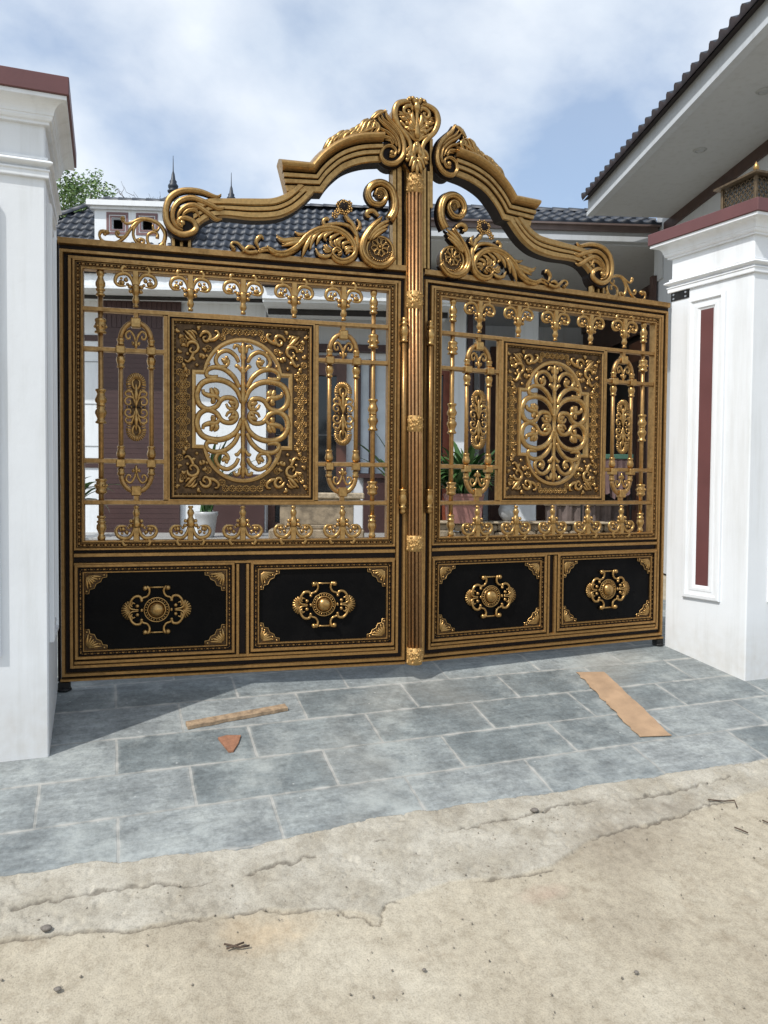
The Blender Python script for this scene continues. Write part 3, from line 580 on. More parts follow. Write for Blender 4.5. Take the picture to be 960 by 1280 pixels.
m.add([(x*r1,y*r1,.2) for x,y in ((-1,-1),(1,-1),(1,1),(-1,1))]+[(x*r1,y*r1,.212) for x,y in ((-1,-1),(1,-1),(1,1),(-1,1))]+[(x*.05,y*.05,.275) for x,y in ((-1,-1),(1,-1),(1,1),(-1,1))],[(0,1,2,3)]+[(i,(i+1)%4,4+(i+1)%4,4+i) for i in range(4)]+[(4+i,4+(i+1)%4,8+(i+1)%4,8+i) for i in range(4)]+[(8,9,10,11)],0,False)
rf=m.build('lid',[BRZ],ln)
ln.scale=(1,1,1.28)
m=MB(); lathe(m,0,0,[(.275,.02),(.285,.012),(.295,.02),(.31,.024),(.325,.018),(.34,.008),(.35,.002)],10,0,'z'); m.build('finial',[GOLD2],rf)
# ------------------------------------------------------------------ gate leaves
GM=[GOLD,DARK,GOLD2,PATINA]; GMF=[GOLD_SHADED,DARK,GOLD2,PATINA]
LW=2.28; CU=1.14; CV=1.765      # leaf width, centre of the open field
OPU0,OPU1,OPV0,OPV1=.119,2.161,.897,2.633
def beads(mb,u0,v0,u1,v1,step,r,h,mat=2):
    for (a,b,c,d) in ((u0,v0,u1,v0),(u1,v0,u1,v1),(u1,v1,u0,v1),(u0,v1,u0,v0)):
        L=hypot(c-a,d-b); n=int(L/step)
        for i in range(n):
            t=(i+.5)/n; x,y=a+(c-a)*t,b+(d-b)*t
            hx,hy=((.62*step,r) if b==d else (r,.62*step)) if i%2 else (r*.62,r*.62)
            hh=h if i%2 else h*.8
            vs=[(x-hx*.5,y,.0),(x,y-hy*.5,.0),(x+hx*.5,y,.0),(x,y+hy*.5,.0)]
            z=mb.bz
            vs=[(x-hx,y-hy,z),(x+hx,y-hy,z),(x+hx,y+hy,z),(x-hx,y+hy,z),(x-hx*.45,y-hy*.45,z+hh),(x+hx*.45,y-hy*.45,z+hh),(x+hx*.45,y+hy*.45,z+hh),(x-hx*.45,y+hy*.45,z+hh)]
            mb.add(vs,[(0,1,5,4),(1,2,6,5),(2,3,7,6),(3,0,4,7),(4,5,6,7)],mat,False)
def mir(p,c): return [(2*c-u,v) for u,v in p]
def off(p,du,dv,su=1,sv=1): return [(du+su*u,dv+sv*v) for u,v in p]
def fleur():
    """tulip bar with two C scrolls; origin at its centre, opens upward"""
    m=MB()
    vrib(m,-.021,.021,-.02,.098,.028,.006,.0)
    m.box(-.021,.021,-.02,.098,-.008,0,0)
    lathe(m,0,.012,[(-.132,.017),(-.118,.017),(-.112,.010),(-.102,.019),(-.085,.024),(-.066,.017),(-.055,.016),(-.045,.024),(-.02,.027),(.0,.026),(.012,.021)],9,2)
    for s in (-1,1):
        for k,st in enumerate(FLR):
            p=off(st,0,0,s if s==1 else -1,1)
            if k==0: tube(m,p,[.010,.012,.0135,.0135,.013,.012,.010,.008,.004],.014,.9,2,7,4)
            elif k==1: tube(m,p,[.011,.013,.012,.007],.014,.9,2,6,4)
            else: tube(m,p,[.011,.009,.004],.012,.8,2,5,3)
        for (u,v),r in zip(FLRB,(.0135,.0125)): sph(m,(s*abs(u),v,.018),r*1.15,1,2,7,5)
        sph(m,(s*.082,.020,.012),.017,1,2,7,5); sph(m,(s*.060,.040,.012),.015,1,2,7,5); sph(m,(s*.050,.012,.012),.012,1,2,6,4); sph(m,(s*.088,.048,.012),.010,1,2,6,4)
    return m
def medallion_oval():
    m=MB()
    for sv in (-1,1):
        m.add([(-.032,0,.004),(.032,0,.004),(.032,sv*.15,.004),(.0,sv*.19,.004),(-.032,sv*.15,.004)],[(0,1,2,3,4)],3,False)
        for s in (-1,1):
            tube(m,[(s*.004,sv*.11),(s*.020,sv*.135),(s*.022,sv*.165),(s*.006,sv*.18)],[.005,.009,.008,.004],.010,1.1,2,6,3); tube(m,[(s*.004,sv*.03),(s*.022,sv*.085),(s*.030,sv*.115)],[.006,.010,.004],.010,1.1,2,6,3); sph(m,(s*.03,sv*.0,.012),.010,1,2,6,4); sph(m,(s*.055,sv*.0,.012),.008,1,2,6,4)
        for k in range(15):
            a=pi*(k/14)
            c=(.0,.150)
            r0,r1=.026,.062
            el=1.12
            p=[(c[0]+r0*cos(a),sv*(c[1]+r0*sin(a)*el)),(c[0]+r1*cos(a),sv*(c[1]+r1*sin(a)*el))]
            tube(m,p,[.0035,.0075],.012,1.2,2,6,3)
        for s in (-1,1):
            for j in range(4):
                tube(m,[(s*.026,sv*(.145-.014*j)),(s*(.062-.003*j),sv*(.140-.015*j))],[.003,.007],.012,1.2,2,6,3)
            tube(m,[(s*.02,sv*.09),(s*.045,sv*.105),(s*.066,sv*.09),(s*.058,sv*.07),(s*.044,sv*.078)],[.006,.008,.008,.006,.004],.014,1,2,6,4)
            tube(m,[(s*.006,sv*.02),(s*.016,sv*.055),(s*.045,sv*.066),(s*.068,sv*.045),(s*.060,sv*.018),(s*.036,sv*.018),(s*.034,sv*.038),(s*.048,sv*.042)],[.006,.008,.009,.009,.008,.007,.005,.004],.014,1,2,6,4)
        lathe(m,0,.012,[(sv*.0,.006),(sv*.02,.012),(sv*.05,.008),(sv*.08,.016),(sv*.10,.012),(sv*.13,.010),(sv*.155,.003)],8,2)
    m.box(-.064,.064,-.004,.004,.004,.016,1)
    return m
def rosette(m,c,r,w,n=8,mat=2):
    sph(m,(c[0],c[1],w+.006),r*.17,1,mat,8,5)
    for k in range(n):
        a=2*pi*k/n+.2; x=lambda t,b:(c[0]+r*t*cos(a+b),c[1]+r*t*sin(a+b))
        p=[x(.22,0),x(.5,.30),x(.80,.26),x(.98,0),x(.80,-.26),x(.5,-.30),x(.22,0)]
        tube(m,p,r*.055,w+.006,1.1,mat,5,3)
    for k in range(n):
        a=2*pi*(k+.5)/n+.2; sph(m,(c[0]+r*.86*cos(a),c[1]+r*.86*sin(a),w+.004),r*.09,1,mat,6,4)
def panel_medal():
    m=MB()
    sph(m,(0,0,.012),.048,.75,2,18,9)
    for r,t in ((.056,.006),(.079,.005)):
        P=[(r*cos(2*pi*k/32),r*sin(2*pi*k/32)) for k in range(33)]; tube(m,P,t,.008,1.2,2,6,1,False)
    for k in range(24):
        a=2*pi*k/24; sph(m,(.0675*cos(a),.0675*sin(a),.010),.0062,1,2,6,4)
    for su in (-1,1):
        for sv in (-1,1):
            f=lambda p:off([(abs(u) if 0 else -u,v) for u,v in p],0,0,su,sv)
            for k,st in enumerate(MED):
                tube(m,f(st),[[.013,.011,.0085,.008,.008,.010],[.010,.0105,.0105,.0095,.008,.005],[.005,.007,.0075,.0065,.005],[.004,.007,.005]][k],.014,1.1,2,7,4)
            for k,(u,v) in enumerate(MEDB):
                sph(m,(su*abs(u),sv*abs(v),.016),(.019,.012,.014,.0095)[k],1,2,8,5)
        # shell fan
        for k in range(9):
            a=-1.25+2.5*k/8
            tube(m,[(su*(.165),.0),(su*(.165+.055*cos(a)),.062*sin(a))],[.003,.0085],.008,.9,2,6,3)
        tube(m,[(-.068,su*.148),(.068,su*.148)],.0065,.012,1,2,6,1)
        tube(m,[(-.045,su*.148),(-.045,su*.10)],.004,.008,1,3,5,1); tube(m,[(.045,su*.148),(.045,su*.10)],.004,.008,1,3,5,1)
    return m
def corner_piece(su,sv):
    """carved quarter plate with a stepped edge, origin at the panel corner, grows inward"""
    m=MB()
    out=[(0,0),(.135,0),(.135,.026),(.108,.030),(.098,.055),(.070,.068),(.058,.098),(.030,.104),(.026,.132),(0,.132)]
    P=[(su*a,sv*b) for a,b in out]
    n=len(P); m.add([(a,b,.004) for a,b in P]+[(a,b,0) for a,b in P],[tuple(range(n))]+[(i,(i+1)%n,n+(i+1)%n,n+i) for i in range(n)],3,False)
    tube(m,[(su*a,sv*b) for a,b in out[1:]],.0035,.005,1,2,5,1)
    for k in range(6):
        a=.10+k*(pi/2-.2)/5; L_=.098-.028*abs(sin(2*a))
        c=lambda t,o:(su*(.012+t*cos(a+o)),sv*(.012+t*sin(a+o)))
        tube(m,[c(.01,0),c(L_*.55,.05),c(L_,0)],[.004,.0105,.003],.008,1.1,2,6,4)
    for a,b in ((.118,.012),(.012,.116),(.052,.05),(.09,.036),(.036,.085)): sph(m,(su*a,sv*b,.008),.009,1,2,6,4)
    return m
def relief(cu=0.,cv=0.):
    """carved plate with the cartouche-shaped opening"""
    m=MB(); hw,hh=.432,.555; N_=160
    iw,ih,r,c=.305,.232,.236,.219
    def inner(a,g=0.):
        # ray from centre to (rectangle U two half discs)
        d=(cos(a),sin(a)); best=0
        W_,H_,R_=iw+g,ih+g,r+g
        t=min(W_/max(abs(d[0]),1e-6),H_/max(abs(d[1]),1e-6)); best=t
        sg=1 if d[1]>=0 else -1
        b=-(d[1]*sg*c); q=b*b-(c*c-R_*R_)
        if q>=0: best=max(best,-b+sqrt(q))
        return best
    A=set(2*pi*k/N_ for k in range(N_))
    for W_,H_ in ((hw,hh),(iw,ih),(iw+.03,ih+.03)):
        a0=atan2(H_,W_)
        for q in (a0,pi-a0,pi+a0,2*pi-a0): A.add(q); A.add(q+.004); A.add(q-.004)
    A=sorted(A); n=len(A); rings=[]
    vs=[];fs=[];ms=[]
    def outer(a): return min(hw/max(abs(cos(a)),1e-6),hh/max(abs(sin(a)),1e-6))
    prof=[('i',0,-.018,0),('i',0,.016,0),('i',.010,.022,0),('i',.024,.020,0),('i',.030,.004,0),('o',0,.004,3),('o',0,-.018,3)]
    for kind,g,h_,_ in prof:
        for a in A:
            t=inner(a,g) if kind=='i' else outer(a)
            vs.append((t*cos(a),t*sin(a),h_))
    for i in range(len(prof)-1):
        for j in range(n):
            k=(j+1)%n; fs.append((i*n+j,i*n+k,(i+1)*n+k,(i+1)*n+j)); ms.append(prof[i+1][3])
    m.add(vs,fs,ms,False)
    # carving: flowers in a honeycomb net, scrolls in the four corners
    def ok(x,y,g):
        a=atan2(y,x); return hypot(x,y)>inner(a,g)+.0
    occ=[]; fill=[]
    for su in (-1,1):
        for sv in (-1,1):
            for k,st in enumerate(PREL):
                p=off([(-u,v) for u,v in st],0,0,su,sv)
                tube(m,p,[[x*1.3 for x in y] for y in [[.006,.010,.011,.011,.010,.009,.007,.005],[.010,.0115,.010,.008,.005],[.006,.010,.011,.011,.010,.009,.007,.005],[.010,.0105,.008,.005],[.003,.011,.011,.004],[.003,.008,.004],[.004,.008,.003],[.003,.008,.004]]][k],.010,1.1,2,6,4); tube(m,[(a_,b_) for a_,b_ in p],.016,.003,.6,3,5,3)
                occ+=crom(p,3)
            rn=random.Random(17)
            for _ in range(150):
                x,y=rn.uniform(.13,.41),rn.uniform(.23,.53)
                if not ok(x,y,.062) : continue
                q=np.array([(abs(o_[0]),abs(o_[1])) for o_ in occ]) if occ else np.zeros((1,2))
                if np.min(np.hypot(q[:,0]-x,q[:,1]-y))<.024 and len(occ)>0 and su==-1 and sv==-1: continue
                if (x-.30)**2/.0225+(y-.40)**2/.03>1: continue
                if su==-1 and sv==-1: fill.append((x,y,rn.random()*6.28))
                if su==-1 and sv==-1: occ.append((x,y))
            for x,y,a in fill:
                tube(m,[(su*x,sv*y),(su*(x+.022*cos(a)),sv*(y+.022*sin(a))),(su*(x+.030*cos(a+.8)),sv*(y+.030*sin(a+.8)))],[.010,.014,.006],.008,1.1,2,6,3); occ.append((su*x,sv*y))
            for a,b in ((.235,.352),(.30,.29),(.225,.30),(.365,.215),(.16,.385),(.36,.36)):
                sph(m,(su*a,sv*b*1.0,.010),.014,1,2,7,4); occ.append((su*a,sv*b))
    occ=np.array([(q[0],q[1]) for q in occ])
    sp=.0455
    for iy in range(-14,15):
        for ix in range(-11,12):
            x=ix*sp+(sp/2 if iy%2 else 0); y=iy*sp*.88
            if abs(x)>hw-.020 or abs(y)>hh-.020 or not ok(x,y,.052): continue
            if np.min(np.hypot(occ[:,0]-x,occ[:,1]-y))<.023: continue
            sph(m,(x,y,.008),.0075,1.2,2,6,3)
            for k in range(6):
                a=k*pi/3; sph(m,(x+.0125*cos(a),y+.0125*sin(a),.006),.0062,1.1,2,5,3)
            P=[(x+.0225*cos(pi/6+k*pi/3),y+.0225*sin(pi/6+k*pi/3)) for k in range(7)]
            tube(m,P,.0036,.006,1.4,2,5,1,False)
    return m
def scrollwork():
    m=MB()
    rr=[[.010,.0125,.014,.0145,.0145,.0145,.014,.0135,.013,.0125,.0125,.012,.011,.010,.008,.006],[.011,.0125,.0125,.012,.011,.011,.013,.007],[.009,.0105,.011,.0105,.0105,.010,.009,.008,.005],[.007,.009,.009,.008,.006],[.006,.009,.008,.006]]
    for su in (-1,1):
        for sv in (-1,1):
            for k,st in enumerate(PNL):
                p=off([(-u,v) for u,v in st],0,0,su,sv)
                tube(m,p,[x*1.48 for x in rr[k]] if k<5 else [.014,.020,.011],.012+.0015*(k%3),.95,2,8,5)
            for k,r in ((5,.012),(9,.010)):
                u,v=PNL[k][0]; sph(m,(-su*u,sv*v,.016),r,1,2,7,5)
            u,v=PNL[3][1]; sph(m,(-su*u,sv*v,.014),.013,1,2,7,5)
            u,v=PNL[4][1]; sph(m,(-su*u,sv*v,.014),.012,1,2,7,5)
    prof=[(0,.016)]
    half=[(.0,.016),(.04,.015),(.055,.022),(.066,.022),(.078,.015),(.12,.019),(.20,.015),(.245,.014),(.27,.022),(.285,.014),(.33,.014),(.36,.021),(.375,.015),(.405,.02),(.43,.014),(.452,.010)]
    lathe(m,0,.012,[(-v,r) for v,r in half[::-1]]+half[1:],10,2)
    return m
def vase(m,u,w,v0,v1,r,mat=2,n=12):
    """little turned collar between two heights"""
    L_=v1-v0
    lathe(m,u,w,[(v0,r*.7),(v0+.04*L_,r*1.15),(v0+.14*L_,r*1.15),(v0+.18*L_,r*.85),(v0+.30*L_,r*1.0),(v0+.5*L_,r*1.5),(v0+.68*L_,r*1.3),(v0+.82*L_,r*.85),(v0+.86*L_,r*1.2),(v0+.95*L_,r*1.2),(v1,r*.7)],n,mat)

UPROF=[(0,.055,0)]+[(.015+.425*k/10,.055+.088*sin(pi*k/10)**.75,0) for k in range(1,10)]+[(.445,.055,3),(.457,.055,3),(.462,.092,0),(.475,.100,0),(.585,.100,0),(.598,.092,0),(.602,.06,3),(.616,.06,3),(.620,.078,0),(.634,.085,0),(.748,.085,0),(.762,.077,0),(.766,.045,3),(.780,.045,3),(.784,.058,0),(.798,.065,0),(.97,.065,0),(1,.055,0)]
LPROF=[(0,.03,0),(.02,.060,0),(.07,.072,0),(.32,.074,0),(.375,.064,0),(.385,.044,3),(.402,.044,3),(.41,.06,0),(.44,.068,0),(.60,.068,0),(.63,.06,0),(.64,.040,3),(.657,.040,3),(.665,.056,0),(.70,.066,0),(.92,.066,0),(.97,.055,0),(1,.03,0)]

def build_leaf(side,root):
    mx=1 if side=='left' else -1
    def part(name,m,loc=(0,0,0),par=None,mats=GM):
        u,v,w=loc; return m.build(name,mats,par or root,mx,(mx*u,-w,v))
    def again(o,loc):
        c=o.copy(); COL.objects.link(c); c.parent=o.parent; u,v,w=loc; c.location=(mx*u,-w,v)
        for ch in list(o.children):
            k=ch.copy(); COL.objects.link(k); k.parent=c
        return c
    # ---- frame: dark welded body with gilded ribs
    m=MB()
    m.box(0,.119,0,2.80,-.045,0,1); m.box(2.161,LW,0,2.80,-.045,0,1)
    m.box(.119,2.161,2.633,2.80,-.045,-.0005,1); m.box(.119,2.161,0,.897,-.045,-.0005,1)
    hrib(m,-.006,LW+.004,2.768,2.815,.030,.006)          # cap rail
    m.box(-.005,LW+.003,2.79,2.8145,-.05,0,0); m.box(-.024,-.007,.0,2.80,-.045,-.012,1)
    frame(m,0,.030,LW,2.744,rib(.027,.022))
    frame(m,.050,.082,LW-.050,2.706,rib(.026,.022))
    hrib(m,-.004,LW+.002,.0,.023,.026,.005)
    for v0,v1 in ((.742,.764),(.797,.825)): hrib(m,.079,LW-.079,v0,v1,.020,.004)
    for u0,u1 in ((1.094,1.120),(1.160,1.186)): vrib(m,u0,u1,.112,.738,.020,.005)
    hrib(m,.079,LW-.079,.108,.132,.018,.004)
    part('frame',m,mats=GMF)
    def bead_frame(u0,v0,u1,v1,wd,out):
        """carved moulding band round an opening; out = outer size"""
        m=MB(); m.bz=.006
        frame(m,u0,v0,u1,v1,[(0,0,0)]+[(0,.016,0),(.003,.020,0),(out-.003,.020,0),(out,.016,0),(out+.001,.006,1),(out+wd-.001,.006,1),(out+wd,.018,0),(out+wd+.003,.024,0),(out+wd+.011,.024,0),(out+wd+.014,.018,0),(out+wd+.014,-.044,0)])
        d=out+wd*.5
        beads(m,u0+d,v0+d,u1-d,v1-d,.021,wd*.30,.010,0)
        frame(m,u0,v0,u1,v1,shift(rib(.004,.014,.001,.006,0),out+wd*.12)); frame(m,u0,v0,u1,v1,shift(rib(.004,.014,.001,.006,0),out+wd*.82))
        return m
    part('opening_moulding',bead_frame(.078,.842,LW-.078,2.690,.034,.016),mats=GMF)
    # ---- lower black panels
    pm=None; md=None
    for i,(u0,u1) in enumerate(((.081,1.088),(1.192,2.199))):
        if pm is None:
            b=MB(); w_=u1-u0; b.bz=.006
            b.box(.055,w_-.055,.054,.56,-.004,.003,0)
            pm=part('black_panel',b,(u0,.140,0),None,[BLACK]); first=pm
            fm=MB(); fm.bz=.006
            frame(fm,0,0,w_,.614,[(0,0,0),(0,.020,0),(.004,.026,0),(.018,.026,0),(.022,.020,0),(.023,.006,1),(.047,.006,1),(.048,.016,0),(.051,.020,0),(.056,.020,0),(.059,.014,0),(.059,.003,0)])
            beads(fm,.0355,.0355,w_-.0355,.614-.0355,.019,.0065,.009,0)
            f=fm.build('panel_moulding',GMF,pm,mx)
            md=panel_medal().build('medallion',GM,pm,mx,(mx*w_/2,-.004,.307))
            for su,a in ((1,.060),(-1,w_-.060)):
                for sv,b_ in ((1,.060),(-1,.554)):
                    corner_piece(su,sv).build('corner_ornament',GM,pm,mx,(mx*a,-.0035,b_))
        else: again(pm,(u0,.140,0))
    # ---- bars of the open field
    cb=None
    for v in (1.150,1.4165,2.1285,2.380):
        full=v in (1.150,2.380)
        segs=[(.128,2.152)] if full else [(.128,.632),(1.648,2.152)]
        for a,b in segs:
            m=MB()
            hrib(m,a,b,v-.0175,v+.0175,.016,.006,-.016); m.box(a,b,v-.016,v+.016,-.026,-.0165,0)
            part('crossbar',m,mats=GMF)
    for a in (.626,1.612): m=MB(); vrib(m,a,a+.042,1.168,2.362,.014,.006,-.018); part('panel_bar',m,mats=GMF)
    # balusters
    def baluster():
        m=MB()
        R=.0165
        lathe(m,0,-.006,[(-.85,R),(.85,R)],10,0)
        for s in (-1,1):
            q=lambda L_:[(s*v,r) for v,r in L_]
            lathe(m,0,-.004,q([(.70,.018),(.702,.027),(.715,.028),(.718,.021),(.732,.021),(.735,.029),(.745,.029),(.75,.022),(.765,.030),(.785,.031),(.805,.022),(.82,.017),(.832,.022),(.845,.026),(.858,.022),(.868,.008)]),12,2)
            lathe(m,0,-.004,q([(.462,.02),(.465,.036),(.475,.038),(.482,.028),(.49,.031),(.52,.037),(.532,.031),(.54,.036),(.552,.036),(.56,.026),(.563,.02)]),12,2)
            for k in range(6):
                a=2*pi*k/6; sph(m,(.033*cos(a),s*.507,-.004+.033*sin(a)),.011,1,2,6,4)
            lathe(m,0,-.004,q([(.0,.024),(.006,.030),(.014,.024),(.03,.036),(.045,.037),(.06,.030),(.078,.023),(.092,.027),(.098,.034),(.108,.034),(.112,.02)]),14,2)
        return m
    b0=part('baluster',baluster(),(.243,CV,0),mats=GMF); again(b0,(2*CU-.243,CV,0))
    # long loops
    def loop():
        m=MB(); R=.0155; d=.094
        for s in (-1,1):
            lathe(m,s*d,-.002,[(-.43,R),(.43,R)],10,0)
            for sv in (-1,1):
                m.bev(s*d-.029,s*d+.029,sv*.3635-.026,sv*.3635+.026,-.028,.034,.006,2)
                lathe(m,s*d,0,[(sv*.248,.017),(sv*.252,.024),(sv*.262,.024),(sv*.266,.019),(sv*.28,.024),(sv*.30,.029),(sv*.315,.027),(sv*.33,.02)],12,2)
                lathe(m,s*d,0,[(sv*.395,.02),(sv*.402,.023),(sv*.414,.018),(sv*.424,.024),(sv*.436,.024),(sv*.44,.016)],12,2)
        for sv in (-1,1):
            P=[(d*cos(pi*k/12),sv*(.43+.115*sin(pi*k/12))) for k in range(13)]
            tube(m,P,.0185,0,.95,0,8,1)
            m.bev(-.031,.031,sv*.54-.032,sv*.54+.032,-.02,.032,.006,2)
            vrib(m,-.018,.018,sv*.585-.028,sv*.585+.028,.014,.005,-.014)
            for s in (-1,1):
                tube(m,[(0,sv*.405),(s*.012,sv*.455),(s*.036,sv*.488),(s*.062,sv*.47),(s*.056,sv*.44),(s*.036,sv*.442),(s*.038,sv*.46)],[.006,.009,.009,.0095,.009,.007,.005],.006,1,2,6,4)
                tube(m,[(s*.004,sv*.40),(s*.022,sv*.415),(s*.016,sv*.395)],[.006,.010,.004],.006,1,2,6,3)
            tube(m,[(0,sv*.43),(0,sv*.395),(0,sv*.372)],[.008,.013,.004],.008,1,2,6,3)
        return m
    l0=part('loop_bars',loop(),(.459,CV,0),mats=GMF); again(l0,(2*CU-.459,CV,0))
    o0=part('oblong_medallion',medallion_oval(),(.459,CV,.0)); again(o0,(2*CU-.459,CV,.0))
    # fleurs: five hang from the top of the field, five stand at its foot
    f0=part('fleur_ornament',fleur(),(.459,2.535,0))
    dn=fleur(); dn.v=[(u,-v,w) for u,v,w in dn.v]
    g0=part('fleur_ornament',dn,(.459,.997,0))
    for u in (.80,1.14,1.48,2*CU-.459): again(f0,(u,2.535,0)); again(g0,(u,.997,0))
    # ---- central carved panel
    m=MB(); m.bz=.014
    hw,hh=.485,.607
    frame(m,CU-hw,CV-hh,CU+hw,CV+hh,[(0,-.02,0),(0,.014,0),(.004,.020,0),(.013,.020,0),(.017,.012,1),(.022,.012,1),(.026,.030,0),(.032,.036,0),(.040,.030,0),(.046,.016,3),(.0535,.004,3)])
    m.bz=.010
    beads(m,CU-hw+.047,CV-hh+.047,CU+hw-.047,CV+hh-.047,.014,.0035,.010)
    pf=part('central_panel',m,mats=GMF)
    relief().build('relief_plate',GM,pf,mx,(mx*CU,0,CV))
    scrollwork().build('scrollwork',GM,pf,mx,(mx*CU,0,CV))
    # ---- crest
    m=MB(); ribbon(m,LOO,LOI,LPROF,4,-.055,True); part('lower_crest_moulding',m)
    m=MB()
    ribbon(m,UPO[:2],UPI[:2],UPROF,1,-.06,False)
    ribbon(m,UPO[1:],UPI[1:],UPROF,5,-.06,True)
    part('upper_crest_moulding',m)
    # big volute over the shoulder
    m=MB()
    sc=lambda L_:[(.7505+(u-.8025)*1.06,2.9485+(v-2.9352)*1.05-.36*max(0,u-.88)) for u,v in L_]
    VS=[sc(q) for q in VOL]; c=sc(VOLC)[0]
    rr=[[.004,.013,.018,.019,.020,.020,.020,.021,.021,.020,.019,.018,.017,.016,.015,.016],[.004,.016,.019,.019,.018,.017,.016,.013,.006],[.004,.016,.019,.018,.016,.012,.006],[.004,.014,.015,.012,.006]]
    P=[(c[0]+.10*cos(2*pi*k/24)-.004,c[1]+.108*sin(2*pi*k/24)) for k in range(24)]
    m.add([(a,b,.062) for a,b in P]+[(a,b,-.05) for a,b in P],[tuple(range(24))]+[(k,(k+1)%24,24+(k+1)%24,24+k) for k in range(24)],1,False)
    for st,r in zip(VS,rr):
        tube(m,st,[x*1.15 for x in r],.045,1.1,1,7,4)
        tube(m,st,r,.066,1.0,0,9,5)
        if len(st)>4: tube(m,st,[x*.30 for x in r],.066+.015,.9,2,6,5)
    sph(m,(c[0],c[1],.075),.018,.9,0,12,7)
    part('crest_volute',m)
    m=MB()
    for k in range(3): vrib(m,.680+.050*k,.706+.050*k,2.812,2.90,.03,.005,-.03)
    m.box(.675,.812,2.814,2.89,-.03,-.02,1)
    part('volute_foot',m)
    # small wrought scrolls at the hinge end
    m=MB(); rr=[[.012,.010,.007,.009,.010,.012,.013,.0135,.014,.0135,.012,.011,.010,.009,.010,.013],[.010,.014,.013,.009,.009,.010,.011,.0115,.011,.010,.006],[.009,.012,.010,.009,.009,.007],[.006,.009,.010,.010,.010,.010,.011,.008],[.006,.009,.008,.005]]
    for st,r in zip(SCL,rr): tube(m,st,r,.0,1,2,8,5)
    u,v=SCL[1][1]; sph(m,(u+.008,v,0),.018,1,2,8,5); u,v=SCL[0][1]; sph(m,(u+.006,v+.004,0),.015,1,2,8,5); u,v=SCL[3][-1]; sph(m,(u,v,0),.018,1,2,8,5)
    tube(m,[SCL[0][8],(SCL[0][8][0]-.004,2.83),(SCL[0][8][0]-.004,2.81)],.011,0,1,2,6,3)
    part('hinge_scroll',m)
    # top volute with acanthus
    m=MB(); c=VO2C
    P=[(c[0]+.088*cos(2*pi*k/24),c[1]+.088*sin(2*pi*k/24)) for k in range(24)]
    m.add([(a,b,.07) for a,b in P]+[(a,b,-.06) for a,b in P],[tuple(range(24))]+[(k,(k+1)%24,24+(k+1)%24,24+k) for k in range(24)],1,False)
    rr=[[.012,.020,.023,.024,.024,.024,.024,.022,.020,.018,.016,.014,.013,.016],[.004,.016,.019,.018,.014,.008],[.004,.015,.017,.015,.007],[.004,.016,.016,.007],[.004,.012,.006],[.006,.016,.016,.008]]
    for st,r in zip(VO2,rr):
        tube(m,st,[x*1.15 for x in r],.04,1,1,7,4); tube(m,st,[x*.78 for x in r],.080,1.,0,8,5)
        if len(st)>3: tube(m,st,[x*.3 for x in r],.080+.015,1.,2,6,5)
    sph(m,(c[0],c[1],.09),.018,1,0,8,6)
    part('crest_volute',m)
    m=MB()
    for k,st in enumerate(ACT):
        tube(m,st,[x*1.35 for x in (.008,.017,.016,.004)],.03,1.2,1,6,3)
        tube(m,st,(.008,.017,.016,.004),.085-.003*(k%3),1.,2,7,5)
        tube(m,off(st,.012,-.006),(.006,.010,.009,.003),.098-.003*(k%3),1.,2,6,4)
    part('crest_acanthus',m)
    # acanthus scroll on the top rail
    m=MB()
    R1=[.010,.016,.020,.022,.024,.026,.027,.027,.027,.027,.026,.024,.020,.017,.015,.014,.012]
    for k,st in enumerate(ACS):
        if k==0: r=[.012,.010,.009,.010,.012,.013,.013]
        elif k==1: r=R1
        elif k==19: r=[.024,.022,.019,.017,.016,.014]
        else:
            n_=len(st); r=[.006]+[.015 if k<9 else .0135]*(n_-2)+[.005] if n_>2 else [.011,.004]
            if 5<=k<=8: r=[.003,.016,.017,.010][:n_] if n_>3 else [.003,.016,.010]
        tube(m,st,[x*1.35 for x in r],.004,.8,1,6,4)
        tube(m,st,r,.034 if k in (1,19) else .048,1.,2,8,5)
        if k in (1,5,6,7,8): tube(m,off(st,.0,.010),[x*.45 for x in r],.034+.022,1.,2,6,5)
    u,v=ACS[0][0]; sph(m,(u,v-.004,.034),.016,1,2,8,5)
    # extra leaf veins round the spiral
    c=ACS[1][-1]
    for k in range(9):
        a=.2+k*.36; r0,r1=.055,.105
        tube(m,[(c[0]+r0*cos(a),c[1]+r0*sin(a)),(c[0]+.08*cos(a+.22),c[1]+.08*sin(a+.22)),(c[0]+r1*cos(a+.12),c[1]+r1*sin(a+.12))],[.004,.011,.007],.050,1,2,6,4)
    # posy of small flowers
    for q in FLW:
        sph(m,(q[0],q[1],.05),.008,1,2,6,4)
        for k in range(6):
            a=k*pi/3+q[0]*20; sph(m,(q[0]+.0165*cos(a),q[1]+.0165*sin(a),.045),.0095,1,2,6,4)
    sph(m,(FLW[0][0],FLW[0][1],.03),.055,.5,1,10,6)
    for st in ((ACS[1][3],.0),): tube(m,[(st[0][0],st[0][1]+.01),(st[0][0]-.02,2.80)],.012,.02,1,2,6,3)
    part('acanthus_scroll',m)
    # C scroll with rosettes beside the post
    m=MB()
    R2=[[.034,.032,.030,.028,.027,.026,.024,.022,.020,.017,.014,.012,.010],[.034,.030,.012,.022,.016],[.012,.022,.026,.027,.027,.026,.024,.020],[.012,.016,.018,.014,.008],[.006,.016,.016,.006],[.006,.014,.014,.006],[.005,.012,.012,.005]]
    for k,(st,r) in enumerate(zip(CSC,R2)):
        if k==1: continue
        tube(m,st,[x*1.2 for x in r],.01,.9,1,7,4); tube(m,st,r,.045 if k<3 else .056,.9,2,9,5)
        if k in (0,2): tube(m,st,[x*.4 for x in r],.045+.024,.9,2,6,5)
    b,_,tp=ROS[0],ROS[1],ROS[2]
    rb=.094
